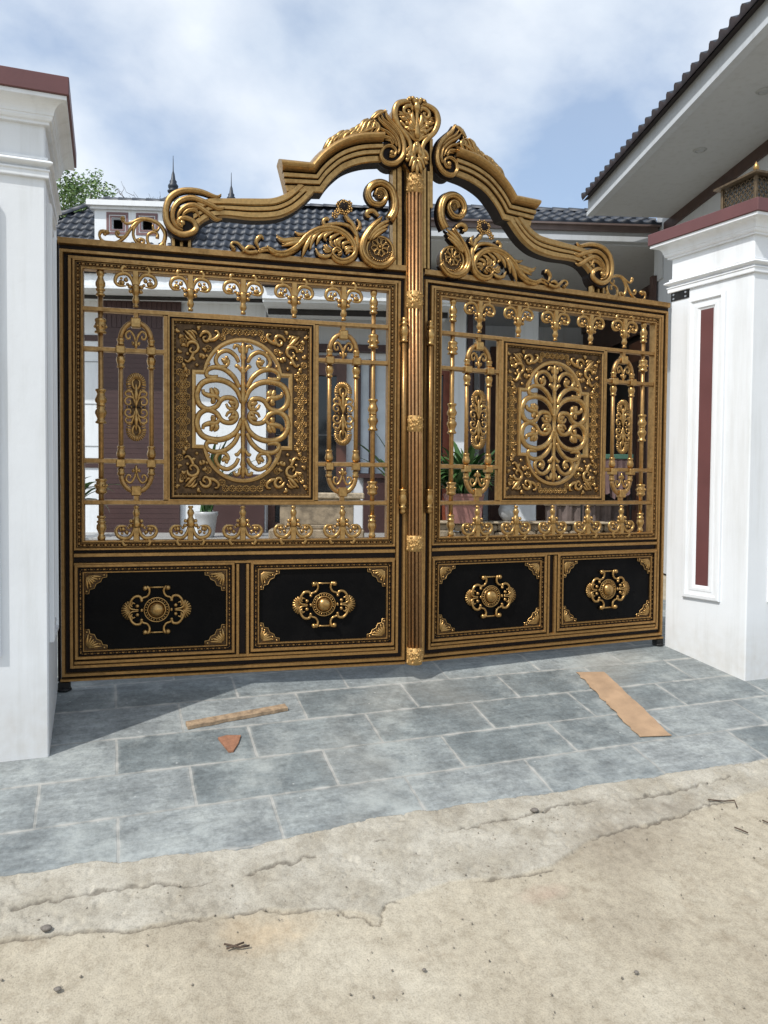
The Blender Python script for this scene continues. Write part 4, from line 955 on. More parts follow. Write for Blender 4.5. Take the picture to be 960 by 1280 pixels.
    P=[(b[0]+rb*cos(2*pi*k/28),b[1]-.008+rb*sin(2*pi*k/28)) for k in range(28)]
    m.add([(a,b_,.030) for a,b_ in P]+[(a,b_,-.03) for a,b_ in P],[tuple(range(28))]+[(k,(k+1)%28,28+(k+1)%28,28+k) for k in range(28)],3,False)
    tube(m,P+P[:1],.010,.034,1,2,6,1,False)
    rosette(m,(b[0],b[1]+.012),.066,.036)
    for rad in (.074,.086):
        for k in range(15):
            a=pi+.15+(pi-.3)*k/14; sph(m,(b[0]+rad*cos(a+(.1 if rad>.08 else 0)),b[1]-.008+rad*sin(a+(.1 if rad>.08 else 0)),.032),.0075,1,2,6,4)
    rosette(m,tp,.034,.046,6)
    P=[(tp[0]+.036*cos(2*pi*k/20),tp[1]+.036*sin(2*pi*k/20)) for k in range(20)]
    m.add([(a,b_,.04) for a,b_ in P]+[(a,b_,-.0) for a,b_ in P],[tuple(range(20))]+[(k,(k+1)%20,20+(k+1)%20,20+k) for k in range(20)],3,False)
    part('rosette_scroll',m)
    # pull handle
    m=MB(); u=2.246
    lathe(m,u,.052,[(1.23,.0175),(2.29,.0175)],12,0)
    for s,v in ((1,2.27),(-1,1.25)):
        lathe(m,u,.052,[(v,.019),(v+s*.004,.027),(v+s*.014,.027),(v+s*.018,.021),(v+s*.028,.026),(v+s*.034,.022),(v+s*.05,.027),(v+s*.075,.031),(v+s*.10,.026),(v+s*.118,.018),(v+s*.124,.026),(v+s*.134,.026),(v+s*.140,.016),(v+s*.155,.022),(v+s*.17,.019),(v+s*.178,.006)],14,2)
        m.box(u-.008,u+.008,v-.012,v+.012,.0,.04,1)
    part('pull_handle',m,mats=GMF)
    # pivot shoe
    m=MB(); m.bev(-.022,.05,-.058,.0,-.05,.012,.006); lathe(m,.014,-.015,[(-.058,.045),(-.046,.045),(-.044,.03),(-.03,.03)],12,0)
    part('hinge_shoe',m,(0,0,0),None,[IRON])

GL=empty('gate_leaf',(-2.339,0,.06),-.0902,'left leaf of the black and gold gate, carrying the fluted centre post with cartouche','gate leaf','pair of gilded driveway gate leaves')
GR=empty('gate_leaf',(2.339,.005,.06),.0796,'right leaf of the black and gold gate, hinged to the pillar with the lantern','gate leaf','pair of gilded driveway gate leaves')
build_leaf('left',GL); build_leaf('right',GR)
# centre post rides on the left leaf (world axes: x across, z up)
import mathutils
def post_part(name,m,par=None,mats=None):
    mats=mats or [COPPER,DARK,BRIGHT,PATINA,GOLD]
    lean=lambda z:-.004-.0099*z
    m.v=[(x+lean(z),y,z) for x,y,z in m.v]
    R=mathutils.Matrix.Translation(GL.location)@mathutils.Matrix.Rotation(-.0902,4,'Z'); Ri=R.inverted()
    m.v=[tuple(Ri@Vector(p)) for p in m.v]
    return m.build(name,mats,par or GL)
m=MB()
m.box(-.056,.064,-.235,-.125,.075,3.80,4)
for x0,x1 in ((-.058,-.052),(.058,.066)): m.box(x0,x1,-.239,-.2,.075,3.8,4)
for k in range(5):
    a=-1.12+2.24*k/4; x=.0+.046*sin(a); y=-.236-.047*cos(a)
    lathe(m,x,y,[(.10,.0105),(3.47,.0105)],8,0,'z')
lathe(m,0,-.236,[(.10,.042),(3.47,.042)],16,1,'z')
# upright ribs either side carry on up to the cartouche
for x0,x1 in ((-.115,-.085),(-.150,-.125),(.076,.096),(.112,.128)):
    if abs(x0)>.1: m.box(x0,x1,-.215,-.15,2.87,3.55,4)
    else: m.box(x0,x1,-.225,-.15,2.87,3.62,4)
m.box(-.145,.150,-.19,-.12,2.87,3.80,1); m.box(.130,.152,-.215,-.15,3.30,3.78,4)
post=post_part('centre_post',m)
first=True
for z0,z1 in ((3.365,3.495),(2.565,2.69),(1.71,1.825),(.868,.982),(.062,.185)):
    m=MB(); lathe(m,0,-.236,[(z0,.05),(z0+.002,.057),(z1-.002,.057),(z1,.05)],20,2,'z')
    rn=random.Random(3)
    for k in range(46):
        a=pi+.15+(pi-.3)*rn.random(); zz=z0+.012+(z1-z0-.024)*rn.random(); r=.006+.006*rn.random()
        sph(m,(.056*cos(a),-.236+.056*sin(a),zz),r,1,2,6,4)
    post_part('post_band',m,post)
# cartouche
m=MB(); C=CTC
cx=0.0; cz=C[1]; cy=-.262
g=MB()
O=crom(CRTO,4); full=[(u,v) for u,v in O]+[(-u,v) for u,v in O[::-1]]
n=len(full)
g.add([(u,v,.0) for u,v in full]+[(u,v,-.11) for u,v in full],[(k,(k+1)%n,n+(k+1)%n,n+k) for k in range(n)],4,False)
for i in range(len(O)-1):
    g.add([(O[i][0],O[i][1],0),(O[i+1][0],O[i+1][1],0),(-O[i+1][0],O[i+1][1],0),(-O[i][0],O[i][1],0)],[(0,1,2,3)],1,False)
    g.add([(O[i][0],O[i][1],-.11),(O[i+1][0],O[i+1][1],-.11),(-O[i+1][0],O[i+1][1],-.11),(-O[i][0],O[i][1],-.11)],[(3,2,1,0)],1,False)
RC=[[.012,.019,.022,.024,.023,.021,.019,.018,.017,.017,.016],[.012,.016,.017,.016,.014,.013,.012,.010],[.005,.018,.018,.006],[.005,.018,.005],[.004,.015,.005],[.004,.014,.005],[.006,.015,.016,.006],[.006,.014,.006],[.005,.016,.014,.006],[.005,.016,.016,.006],[.006,.016,.006],[.006,.015,.014,.007],[.005,.013,.006],[.006,.012,.006],[.006,.014,.006]]
for s in (1,-1):
    for k,(st,r) in enumerate(zip(CRT,RC)):
        tube(g,off(st,0,0,s,1),r,.018 if k<2 else .026,1.1,5,8,5)
for k in range(9):
    a=pi/2+(k-4)*.26; L_=.20-.012*abs(k-4)
    tube(g,[(.012*(4-k)/4,-.165),(.5*L_*cos(a)*.9,-.165+.5*L_*sin(a)),(L_*cos(a)*1.05,-.165+L_*sin(a))],[.006,.015,.013],.016,1.2,5,7,4)
for s in (-1,1):
    for a,L_,v0 in ((.15,.115,-.02),(.55,.13,-.05),(-.35,.10,-.01),(.9,.12,-.08),(1.15,.10,.02)): tube(g,[(s*.02,v0),(s*(.02+L_*.5*cos(a)),v0+L_*.55*sin(a)+.012),(s*(.02+L_*cos(a)),v0+L_*sin(a))],[.006,.016,.008],.010,1.1,5,7,4)
for s in (-1,1):
    for k in range(4): tube(g,[(s*.005,-.20-.0*k),(s*(.02+.016*k),-.27+.012*k),(s*(.012+.026*k),-.37+.030*k)],[.006,.016,.006],.018,1.2,5,7,4)
lathe(g,0,.028,[(.10,.012),(.085,.022),(.06,.028),(.04,.022),(.02,.012),(-.05,.016),(-.12,.024),(-.15,.014)],10,5)
for (u,v) in ((.0,-.20),(.0,.11),(.03,.115),(-.03,.115),(.055,.108),(-.055,.108),(.07,-.28),(-.07,-.28),(.075,-.06),(-.075,-.06),(.10,-.03),(-.10,-.03),(.06,-.10),(-.06,-.10),(0,-.19)): sph(g,(u,v,.03),.016,1,5,8,5)
m.v=[(cx+u,cy-w,cz+v) for u,v,w in g.v]; m.f=g.f; m.m=g.m; m.s=g.s
post_part('cartouche',m,post,[COPPER,DARK,BRIGHT,PATINA,GOLD,GOLD2])

# ------------------------------------------------------------------ house (own axes: p along the front, q away from the lane)
TH=radians(15.9); CAMX,CAMY=-2.0498,-5.2833
def hw_(p,q): return (CAMX+p*cos(TH)+q*sin(TH), CAMY-p*sin(TH)+q*cos(TH))
HO=hw_(0,15)
HOUSE=empty('house',(HO[0],HO[1],0),-TH,'white villa with dark blue tiled roofs and maroon trim behind the gate','house')
def hb(name,m,mats,par=None):
    m.v=[(x,y-15,z) for x,y,z in m.v]
    return m.build(name,mats,par or HOUSE)
def tiles(m,E,e,u,nrm,s_len,arange,pitch=.17,row=.30,amp=.026,lift=.030,lip=1):
    """S tile roof slope: E eave origin, e along the eave, u up the slope, nrm normal; arange(s)->(a0,a1)"""
    E,e,u,nrm=[np.array(k,float) for k in (E,e,u,nrm)]
    rows=int(s_len/row)
    for r in range(rows):
        s0=r*row; s1=s0+row+.02
        a0,a1=arange(s0+row*.5)
        i0=int(math.floor(a0/pitch*6)); i1=int(math.ceil(a1/pitch*6))
        if i1-i0<3: continue
        A=np.arange(i0,i1+1)*pitch/6
        ph=(np.arange(i0,i1+1)%6)/6
        hgt=amp*np.where(ph<.6,np.sin(pi*ph/.6),-.25*np.sin(pi*(ph-.6)/.4))
        jit=lambda: 0
        lo=E+A[:,None]*e+s0*u+(hgt+lift)[:,None]*nrm; up=E+A[:,None]*e+s1*u+(hgt)[:,None]*nrm
        li=E+A[:,None]*e+s0*u+(hgt*(.0 if r else .0)-.012)[:,None]*nrm
        n=len(A); vs=[tuple(q) for q in li]+[tuple(q) for q in lo]+[tuple(q) for q in up]
        fs=[];ms=[]
        for i in range(n-1):
            fs.append((i,i+1,n+i+1,n+i)); ms.append(lip if r==0 else 0)
            fs.append((n+i,n+i+1,2*n+i+1,2*n+i)); ms.append(0)
        m.add(vs,fs,ms,True)
def capline(m,A,B,r=.10,step=.28,mat=0):
    A=np.array(A,float);B=np.array(B,float); L=np.linalg.norm(B-A); n=max(1,int(L/step)); d=(B-A)/L
    side=np.cross(d,(0,0,1)); side/=np.linalg.norm(side); upv=np.cross(side,d)
    for k in range(n):
        p0=A+d*(k*L/n); p1=A+d*((k+1)*L/n+.05); vs=[];fs=[]
        for p,rr in ((p0,r),(p1,r*.82)):
            for j in range(7):
                a=pi*j/6; vs.append(tuple(p+side*rr*cos(a)+upv*rr*.8*sin(a)))
        for j in range(6): fs.append((j,j+1,7+j+1,7+j))
        fs.append(tuple(range(7)))
        m.add(vs,fs,mat,True)
RM=[ROOF,ROOFE]
# left wing roof
sl=radians(40); us=(0,cos(sl),sin(sl)); nr=(0,-sin(sl),cos(sl))
m=MB(); L_=2.55/cos(sl)
tiles(m,(-7.24,14,5.08),(1,0,0),us,nr,L_,lambda s:(s*cos(sl),9.4))
capline(m,(-7.24,14,5.12),(-4.72,16.5,7.24)); capline(m,(-4.75,16.5,7.22),(2.3,16.5,7.22))
# end and back slopes close the roof
m.add([(-7.24,14,5.06),(-4.7,16.5,7.2),(-7.24,19,5.06)],[(0,1,2)],0,False)
m.add([(-4.7,16.5,7.2),(-7.24,19,5.06),(2.2,19,5.06),(2.2,16.5,7.2)],[(0,1,2,3)],0,False)
hb('tiled_roof',m,RM)
m=MB()
tiles(m,(-1.25,13.55,4.80),(1,0,0),us,nr,.75,lambda s:(0,3.4),lift=.03)
hb('canopy_roof',m,RM)
m=MB(); m.box(-1.25,2.15,13.62,13.70,4.60,4.79); m.box(-1.25,2.15,13.7,15,4.56,4.60); hb('canopy_fascia',m,[HWHITE])
m=MB(); m.box(-7.2,-1.26,14.06,14.16,4.86,5.07); m.box(-7.2,-1.26,14.0,15,4.80,4.855); hb('fascia',m,[HWHITE])
m=MB(); m.box(-7.2,-1.26,14.5,14.56,4.74,4.798); m.box(-1.2,2.1,14.2,14.26,4.46,4.555); hb('slot_shadow_strip',m,[DOORIN])  # near-black bars put in as the shadow of the slot below the eaves
# front porch roof on the right
s2=radians(26); us2=(0,cos(s2),sin(s2)); nr2=(0,-sin(s2),cos(s2))
m=MB(); tiles(m,(1.2,12.05,5.53),(1,0,0),us2,nr2,1.2/cos(s2),lambda s:(0,4.02),pitch=.21,row=.33,amp=.034,lift=.034,lip=0)
capline(m,(1.2,13.28,6.12),(5.19,13.28,6.12))
m.add([(1.2,13.3,6.10),(5.19,13.3,6.10),(5.19,16.5,5.4),(1.2,16.5,5.4)],[(0,1,2,3)],0,False)
hb('porch_roof',m,RM)
m=MB(); m.box(1.2,5.19,12.15,12.23,5.27,5.50); hb('porch_fascia',m,[FASC])
m=MB(); m.box(1.2,5.16,12.11,12.148,5.27,5.35); hb('fascia_bead',m,[WINGW])
m=MB(); m.box(1.2,5.19,12.05,12.30,5.502,5.53); m.box(1.2,5.16,12.10,12.147,5.42,5.501); hb('eave_board',m,[simple('brown_eave_board',(.13,.095,.085),.6)])
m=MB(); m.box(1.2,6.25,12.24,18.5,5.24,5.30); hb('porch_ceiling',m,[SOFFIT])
# right wing: high eave running towards the lane
s3=radians(24); us3=(cos(s3),0,sin(s3)); nr3=(-sin(s3),0,cos(s3))
m=MB(); tiles(m,(3.79,11.7,5.75),(0,-1,0),us3,nr3,4.2,lambda s:(0,5.3),pitch=.20,amp=.045,lift=.040)
m.add([(3.80,11.7,5.725),(3.80,6.4,5.725),(4.02,6.4,5.80),(4.02,11.7,5.80)],[(0,1,2,3)],1,False)
hb('wing_roof',m,[ROOF,ROOFE])
m=MB(); m.box(3.88,3.93,6.4,11.7,5.56,5.75); hb('wing_fascia',m,[FASC])
m=MB(); m.box(3.86,3.96,6.4,11.7,5.50,5.558); hb('fascia_bead',m,[WINGW])
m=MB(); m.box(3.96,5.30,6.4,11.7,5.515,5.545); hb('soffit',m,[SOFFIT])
dl=None
for q in (9.35,7.93):
    m=MB()
    for r0,r1,z0,z1,k in ((.085,.060,5.513,5.498,0),(.060,.050,5.498,5.512,1)):
        vs=[(4.50+r*cos(2*pi*j/18),q+r*sin(2*pi*j/18),z) for r,z in ((r0,z0),(r1,z1)) for j in range(18)]
        m.add(vs,[(j,(j+1)%18,18+(j+1)%18,18+j) for j in range(18)],k)
    m.add([(4.50+.05*cos(2*pi*j/18),q+.05*sin(2*pi*j/18),5.505) for j in range(18)],[tuple(range(18))],1)
    hb('downlight',m,[FASC,simple('downlight_lens',(.35,.36,.36),.2)])
m=MB(); m.box(5.20,5.42,6.4,12.24,.0,6.4); hb('wing_wall',m,[WINGW])
m=MB(); m.box(5.42,6.3,12.10,12.235,0,5.6); m.box(6.26,6.4,12.24,19,.42,5.6); hb('porch_wall',m,[WINGW])
m=MB(); m.box(5.165,5.2,6.4,11.9,5.36,5.513); hb('brown_trim',m,[BROWN])
m=MB(); m.box(5.10,5.164,12.12,12.245,.42,4.75); hb('brown_stile',m,[BROWN])
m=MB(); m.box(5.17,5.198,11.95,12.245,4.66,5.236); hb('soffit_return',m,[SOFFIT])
m=MB(); m.box(6.06,6.255,12.3,18.5,4.56,5.235); m.box(6.06,6.255,12.3,14.6,.42,4.56); m.box(6.06,6.255,17.6,18.5,.42,4.56); m.box(6.02,6.06,12.3,18.5,5.08,5.235); m.box(6.01,6.06,12.3,18.5,4.40,4.56)
for q in (13.2,14.46,17.6): m.box(6.03,6.06,q,q+.14,.42,4.4)
hb('timber_wall',m,[BROWN])
m=MB(); m.box(6.2,6.22,14.6,17.6,.42,4.56); hb('dark_opening',m,[DOORIN])
m=MB(); m.box(6.10,6.18,15.02,15.62,.42,4.3); d=hb('timber_door',m,[simple('warm_timber',(.13,.055,.03),.4,0,.3,5)])
m=MB(); m.box(6.085,6.10,15.14,15.50,.9,3.9); hb('door_panel',m,[BROWN],d)
# platform and floor
m=MB(); m.box(-8,6.25,13.4,19,.0,.42); m.box(-8,5.2,13.0,13.4,.0,.21); hb('porch_floor',m,[simple('porch_floor_tile',(.36,.36,.35),.35,0,.1,2)])
# left front wall, cladding and door
m=MB(); m.box(-8,-1.30,15,15.2,.42,5.0); m.box(.24,.50,15.6,15.8,.42,5.0); m.box(-1.3,.24,15.6,15.8,3.95,5.0); m.box(1.20,1.79,15.6,15.8,.42,5.0); m.box(1.79,2.6,15.72,15.8,.42,5.0); m.box(1.79,2.6,15.6,15.719,3.76,5.0); m.box(.5,1.2,15.6,15.8,3.9,5.0); m.box(.5,1.2,15.6,15.8,.42,1.5); m.box(-1.42,-1.30,15.2,15.8,.42,5)
hb('front_wall',m,[HWHITE])
m=MB()
for z in (1.25,2.05,2.85,3.65): m.box(-4.95,-4.40,14.992,14.999,z,z+.018)
for z in (1.65,4.05): m.box(-8,-4.39,14.975,14.998,z,z+.11,1)
hb('wall_band',m,[simple('grey_joint',(.3,.31,.32),.7),MARTILE])
m=MB()
m.box(-4.38,-2.93,14.91,15.0,.42,5.0)
k=.50
while k<4.95: m.box(-4.383,-2.927,14.905,14.9085,k,k+.089); k+=.095
for j in range(16): 
    p=-4.36+j*.093; m.box(p,p+.078,14.895,14.904,4.30,4.98)
hb('maroon_cladding',m,[MARTILE])
m=MB(); m.box(-2.3,-1.32,14.93,14.999,.42,1.55); m.box(-1.72,-1.66,14.95,14.999,1.55,4.4); hb('maroon_dado',m,[MARTILE])
# entrance door with dark panes
m=MB(); m.box(-1.30,-1.16,15.5,15.64,.42,3.95); m.box(.06,.26,15.45,15.64,.42,3.95); m.box(-1.16,.06,15.5,15.64,3.55,3.95); m.box(-1.16,.06,15.5,15.62,.42,.60); m.box(-.60,-.50,15.5,15.62,.60,3.55)
dr=hb('entrance_door',m,[simple('door_timber',(.09,.04,.028),.4,0,.3,5)])
m=MB(); m.box(-1.16,.06,15.58,15.60,.60,3.55); hb('dark_pane',m,[GLASS],dr)
SHG=simple('shelf_grey',(.12,.12,.12),.5)
for z in (1.05,1.75,2.35):
    m=MB(); m.box(-1.155,-.605,15.55,15.575,z,z+.02); hb('glazing_bar',m,[SHG],dr)
    m=MB(); m.box(-.495,.055,15.55,15.575,z,z+.02); hb('glazing_bar',m,[SHG],dr)
m=MB(); m.box(-.45,1.30,15.40,15.598,4.02,4.16); hb('maroon_lintel',m,[MARTILE])
# side window, pale curtains behind a maroon mullion
m=MB(); m.box(.5,1.2,15.66,15.68,1.5,3.9); w=hb('window',m,[simple('pale_curtain',(.62,.68,.74),.6,0,.1,4)])
m=MB(); m.box(.72,.84,15.58,15.66,1.5,3.9); m.box(.5,1.2,15.58,15.655,1.5,1.60); m.box(.48,.55,15.585,15.66,1.6,3.9); m.box(1.15,1.22,15.585,15.66,1.6,3.9); hb('window_frame',m,[MARTILE],w)
m=MB(); m.box(.6,1.18,15.1,15.55,.42,1.50); m.box(.5,1.22,15.05,15.58,1.50,1.58); hb('maroon_cabinet',m,[MARTILE])
# porch front posts and back wall of the right porch
for p,wd in ((2.33,.24),(3.60,.40)):
    m=MB(); m.bev(p,p+wd,14.9,15.2,.42,5.24,.01); m.bev(p-.03,p+wd+.03,14.87,15.23,.42,.60,.008); m.bev(p-.03,p+wd+.03,14.87,15.23,5.05,5.238,.008); hb('porch_column',m,[HWHITE])
m=MB(); m.box(2.3,6.25,18.5,18.7,.42,5.24); hb('porch_back_wall',m,[HWHITE])
m=MB(); m.box(2.62,2.72,15.0,15.1,.42,4.9); m.box(3.06,3.16,16,16.1,.42,5.23); hb('maroon_post',m,[MARTILE])
m=MB(); m.box(2.3,3.35,18.25,18.39,4.3,4.55); m.box(3.15,3.35,18.25,18.39,.42,4.3); m.box(3.75,6.0,18.25,18.39,.42,4.7); hb('rear_panel',m,[simple('rear_timber',(.10,.045,.03),.5,0,.25,4)])
m=MB(); m.box(1.80,1.90,15.5,15.7,.42,3.75); m.box(2.22,2.41,15.5,15.7,.42,3.75); m.box(1.902,2.218,15.5,15.7,3.602,3.75); sd=hb('side_door',m,[REDW])
m=MB(); m.box(1.9,2.22,15.58,15.6,.42,3.6); hb('dark_pane',m,[GLASS],sd)
# white roof box with square openings
m=MB(); b0,b1=-4.49,-2.86; q0=14.9
ops=[(-4.17+.545*k,-4.17+.545*k+.20) for k in range(3)]
z0,z1=5.5,6.53
zo0,zo1=6.13,6.34
m.box(b0,b1,q0,q0+.12,z0,zo0); m.box(b0,b1,q0,q0+.12,zo1,z1)
xs=[b0]+[x for o in ops for x in o]+[b1]
for i in range(0,len(xs),2): m.box(xs[i],xs[i+1],q0,q0+.12,zo0,zo1)
m.box(b0,b0+.12,q0+.12,q0+1.2,z0,z1); m.box(b1-.12,b1,q0+.12,q0+1.2,z0,z1); m.box(b0+.12,b1-.12,q0+1.1,q0+1.2,z0,z1); 
pb=hb('roof_box',m,[HWHITE])
m=MB(); m.box(b0-.12,b1+.12,q0-.12,q0+1.3,z1+.002,z1+.10); m.box(b0-.06,b1+.06,q0-.06,q0+1.25,z1-.05,z1+.001); hb('box_cornice',m,[TRIMW],pb)
m=MB()
for a,b in ops:
    for d,t in ((.10,.045),(.035,.03)):
        x0,x1,y0,y1=a-d,b+d,zo0-d,zo1+d; f=.012
        for r in ((x0,x1,y0,y0+t),(x0,x1,y1-t,y1),(x0,x0+t,y0+t,y1-t),(x1-t,x1,y0+t,y1-t)): m.box(r[0],r[1],q0-f,q0-.001,r[2],r[3],0 if d>.05 else 0)
hb('opening_trim',m,[simple('mauve_trim',(.17,.09,.09),.5)],pb)
m=MB(); m.box(b0+.12,b1-.12,q0+.5,q0+.55,z0,z1-.05); hb('box_interior',m,[DOORIN],pb)

def at_h(name,p,q,z,label,cat,group=None): 
    x,y=hw_(p,q); return empty(name,(x,y,z),-TH,label,cat,group)
# roof finials beyond
for p,q,z,label,sc in ((-5.30,26,10.85,'dark roof finial spire with a small tiled peak, left of the gate volute',1.),(-3.41,26,10.55,'slender dark roof finial rising just right of the gate volute',.86)):
    e=at_h('roof_finial',p,q,z,label,'finial','dark finials on the rear roof')
    m=MB(); lathe(m,0,0,[(k[0]*sc,k[1]) for k in ((-.25,.14),(-.05,.13),(0,.16),(.05,.10),(.1,.17),(.15,.19),(.2,.12),(.25,.16),(.32,.17),(.4,.11),(.46,.12),(.52,.075),(.7,.05),(.8,.02),(1.3,.008))],12,0,'z'); m.build('spire',[ROOF],e)
    m=MB(); n=8
    for d in range(4):
        a=pi/4+d*pi/2; c_,s_=cos(a),sin(a)
        m.add([(0,0,.0),(c_*2.2,s_*2.2,-1.5),(cos(a+pi/2)*2.2,sin(a+pi/2)*2.2,-1.5)],[(0,1,2)],0,False)
        capline(m,(c_*2.2,s_*2.2,-1.48),(0,0,.02),.07,.25)
    m.build('roof_peak',[ROOF],e)
    if z<10.7: 
        e.scale=(.9,.9,1)
# dark rear house body under the finials keeps them standing
e=at_h('rear_house',-4.3,28,0,'plain rear house block mostly hidden behind the front roof','house')
m=MB(); m.bev(-3.2,3.2,-3.4,2.6,0,9.3,.02); m.build('wall',[HWHITE],e)
m=MB(); 
c=[(-3.6,-3.8,9.3),(3.6,-3.8,9.3),(3.6,3.0,9.3),(-3.6,3.0,9.3)]
m.add(c+[(-1,-.4,10.2),(1,-.4,10.2)],[(0,1,5,4),(1,2,5),(2,3,4,5),(3,0,4)],0,False); m.build('roof',[ROOF],e)

# ------------------------------------------------------------------ planting
def leaf_cluster(m,cx,cy,cz,R,n,size,rn,flat=1.):
    for _ in range(n):
        th=rn.random()*2*pi; ph=math.acos(2*rn.random()-1); rr=R*(rn.random()**.45)
        c=Vector((cx+rr*sin(ph)*cos(th),cy+rr*sin(ph)*sin(th),cz+rr*cos(ph)*flat))
        d=Vector((rn.uniform(-1,1),rn.uniform(-1,1),rn.uniform(-.8,.4))).normalized(); s=d.orthogonal().normalized()
        s.rotate(mathutils.Quaternion(d,rn.random()*6.28)); L=size*rn.uniform(.7,1.3)
        a=c; b=c+d*L*.5+s*L*.22; e_=c+d*L; f=c+d*L*.5-s*L*.22
        m.add([a,b,e_,f],[(0,1,2,3)],0,False)
t_=at_h('leafy_tree',-10.0,30,1.1,'green leafy tree rising behind the roof beside the left pillar','tree')
rn=random.Random(5)
m=MB(); lathe(m,0,0,[(0,.22),(3,.19),(6,.15),(8.5,.10)],9,0,'z')
def limb(m,A,B,r0,r1):
    A=Vector(A);B=Vector(B); d=(B-A).normalized(); s=d.orthogonal().normalized(); u=d.cross(s); vs=[]
    for p,r in ((A,r0),((A+B)/2+s*.12,(r0+r1)/2),(B,r1)):
        for j in range(6): vs.append(p+s*r*cos(j*pi/3)+u*r*sin(j*pi/3))
    m.add(vs,[(i*6+j,i*6+(j+1)%6,(i+1)*6+(j+1)%6,(i+1)*6+j) for i in range(2) for j in range(6)])
tips=[]
for k in range(18):
    a=rn.random()*6.28; z=rn.uniform(5.5,8.2); r=rn.uniform(.9,2.5); tp=(r*cos(a),r*sin(a),z+rn.uniform(1.5,4.2)); limb(m,(0,0,z),tp,.08,.02); tips.append(tp)
m.build('trunk',[BARK],t_,recalc=False)
m=MB()
for tp in tips:
    for _ in range(5):
        leaf_cluster(m,tp[0]+rn.uniform(-.7,.7),tp[1]+rn.uniform(-.7,.7),tp[2]+rn.uniform(-1.0,.5),rn.uniform(.3,.6),70,.16,rn)
for _ in range(60):
    a=rn.random()*6.28; r=rn.uniform(0,2.2); leaf_cluster(m,r*cos(a),r*sin(a),rn.uniform(8.5,11.2),rn.uniform(.25,.6),70,.16,rn)
m.build('crown',[LEAFT],t_,recalc=False)
# bare twigs sticking up over the roof
bt=at_h('bare_branch',-6.0,25,9.6,'thin bare twigs above the white roof box, left of the tall finial','branch')
m=MB()
for k in range(9):
    a=rn.uniform(-.9,.9); L=rn.uniform(.7,1.5); limb(m,(rn.uniform(-.15,.15),0,0),(L*sin(a),rn.uniform(-.3,.3),L*cos(a)),.014,.005)
    for j in range(3):
        f=rn.uniform(.4,.9); b=a+rn.uniform(-.9,.9); limb(m,(L*f*sin(a),0,L*f*cos(a)),(L*f*sin(a)+.4*sin(b),rn.uniform(-.1,.1),L*f*cos(a)+.4*cos(b)),.008,.004)
m.build('twigs',[TWIG],bt,recalc=False)
def blade(m,base,az,L,w,bend,rn,n=6,up=1.2):
    P=[];x=0;z=0;a=up
    for k in range(n+1):
        t=k/n; P.append((x,z)); x+=L/n*cos(a); z+=L/n*sin(a); a-=bend/n
    vs=[]
    for k,(x,z) in enumerate(P):
        t=k/n; ww=w*sin(pi*min(1,.12+t*.88))**.7 if t<1 else .002
        c=(base[0]+x*cos(az),base[1]+x*sin(az),base[2]+z); s=(-sin(az),cos(az))
        vs+=[(c[0]+s[0]*ww,c[1]+s[1]*ww,c[2]),(c[0],c[1],c[2]-ww*.35),(c[0]-s[0]*ww,c[1]-s[1]*ww,c[2])]
    fs=[]
    for k in range(n): fs+=[(3*k,3*k+1,3*k+4,3*k+3),(3*k+1,3*k+2,3*k+5,3*k+4)]
    m.add(vs,fs,0,True)
def pot(name,prof,mat,root,square=None):
    m=MB()
    if square: 
        (w,h,f)=square
        m.add([(x*w*f,y*w*f,0) for x,y in ((-1,-1),(1,-1),(1,1),(-1,1))]+[(x*w,y*w,h) for x,y in ((-1,-1),(1,-1),(1,1),(-1,1))]+[(x*(w-.04),y*(w-.04),h) for x,y in ((-1,-1),(1,-1),(1,1),(-1,1))]+[(x*(w-.04),y*(w-.04),h-.06) for x,y in ((-1,-1),(1,-1),(1,1),(-1,1))],[(3,2,1,0)]+[(i+4*j,(i+1)%4+4*j,(i+1)%4+4*j+4,i+4*j+4) for j in range(3) for i in range(4)]+[(12,13,14,15)],0,False)
        for z in (h*.62,h*.9): m.bev(-w*1.02,w*1.02,-w*1.02,w*1.02,z,z+.035,.006)
    else: lathe(m,0,0,prof,20,0,'z')
    return m.build(name,[mat],root)
p_=at_h('potted_plant',2.24,13.1,.72,'bushy green plant in a square pink terracotta planter right of the centre post','potted plant')
pot('planter',None,TERR,p_,(.30,.50,.86)); rn=random.Random(11); m=MB()
for k in range(190): blade(m,(rn.uniform(-.22,.22),rn.uniform(-.22,.22),.46),rn.random()*6.28,rn.uniform(.45,1.3),rn.uniform(.03,.065),rn.uniform(.6,2.2),rn,6,rn.uniform(.9,1.5))
m.build('foliage',[LEAF],p_,recalc=False)
p_=at_h('potted_plant',-2.21,13.6,.42,'tall strap-leaved plant in a round grey pot behind the left carved panel','potted plant')
pot('pot',[(0,.13),(.05,.145),(.30,.18),(.36,.19),(.40,.21),(.45,.21),(.45,.18),(.40,.17)],POTW,p_); rn=random.Random(4); m=MB()
for k in range(30): blade(m,(rn.uniform(-.1,.1),rn.uniform(-.1,.1),.42),rn.random()*6.28,rn.uniform(.7,1.7),rn.uniform(.025,.05),rn.uniform(.1,1.3),rn,6,rn.uniform(1.1,1.55))
m.build('foliage',[LEAF],p_,recalc=False)
p_=at_h('potted_plant',-4.55,13.6,.42,'drooping leafy plant in a white pot at the far left of the porch','potted plant')
pot('pot',[(0,.16),(.05,.18),(.34,.22),(.40,.25),(.44,.25),(.44,.21),(.40,.20)],TRIMW,p_); rn=random.Random(9); m=MB()
for k in range(46): blade(m,(rn.uniform(-.08,.08),rn.uniform(-.08,.08),.42),rn.random()*6.28,rn.uniform(.5,1.25),rn.uniform(.03,.06),rn.uniform(1.4,3.0),rn,7,rn.uniform(1.0,1.5))
m.build('foliage',[LEAF],p_,recalc=False)
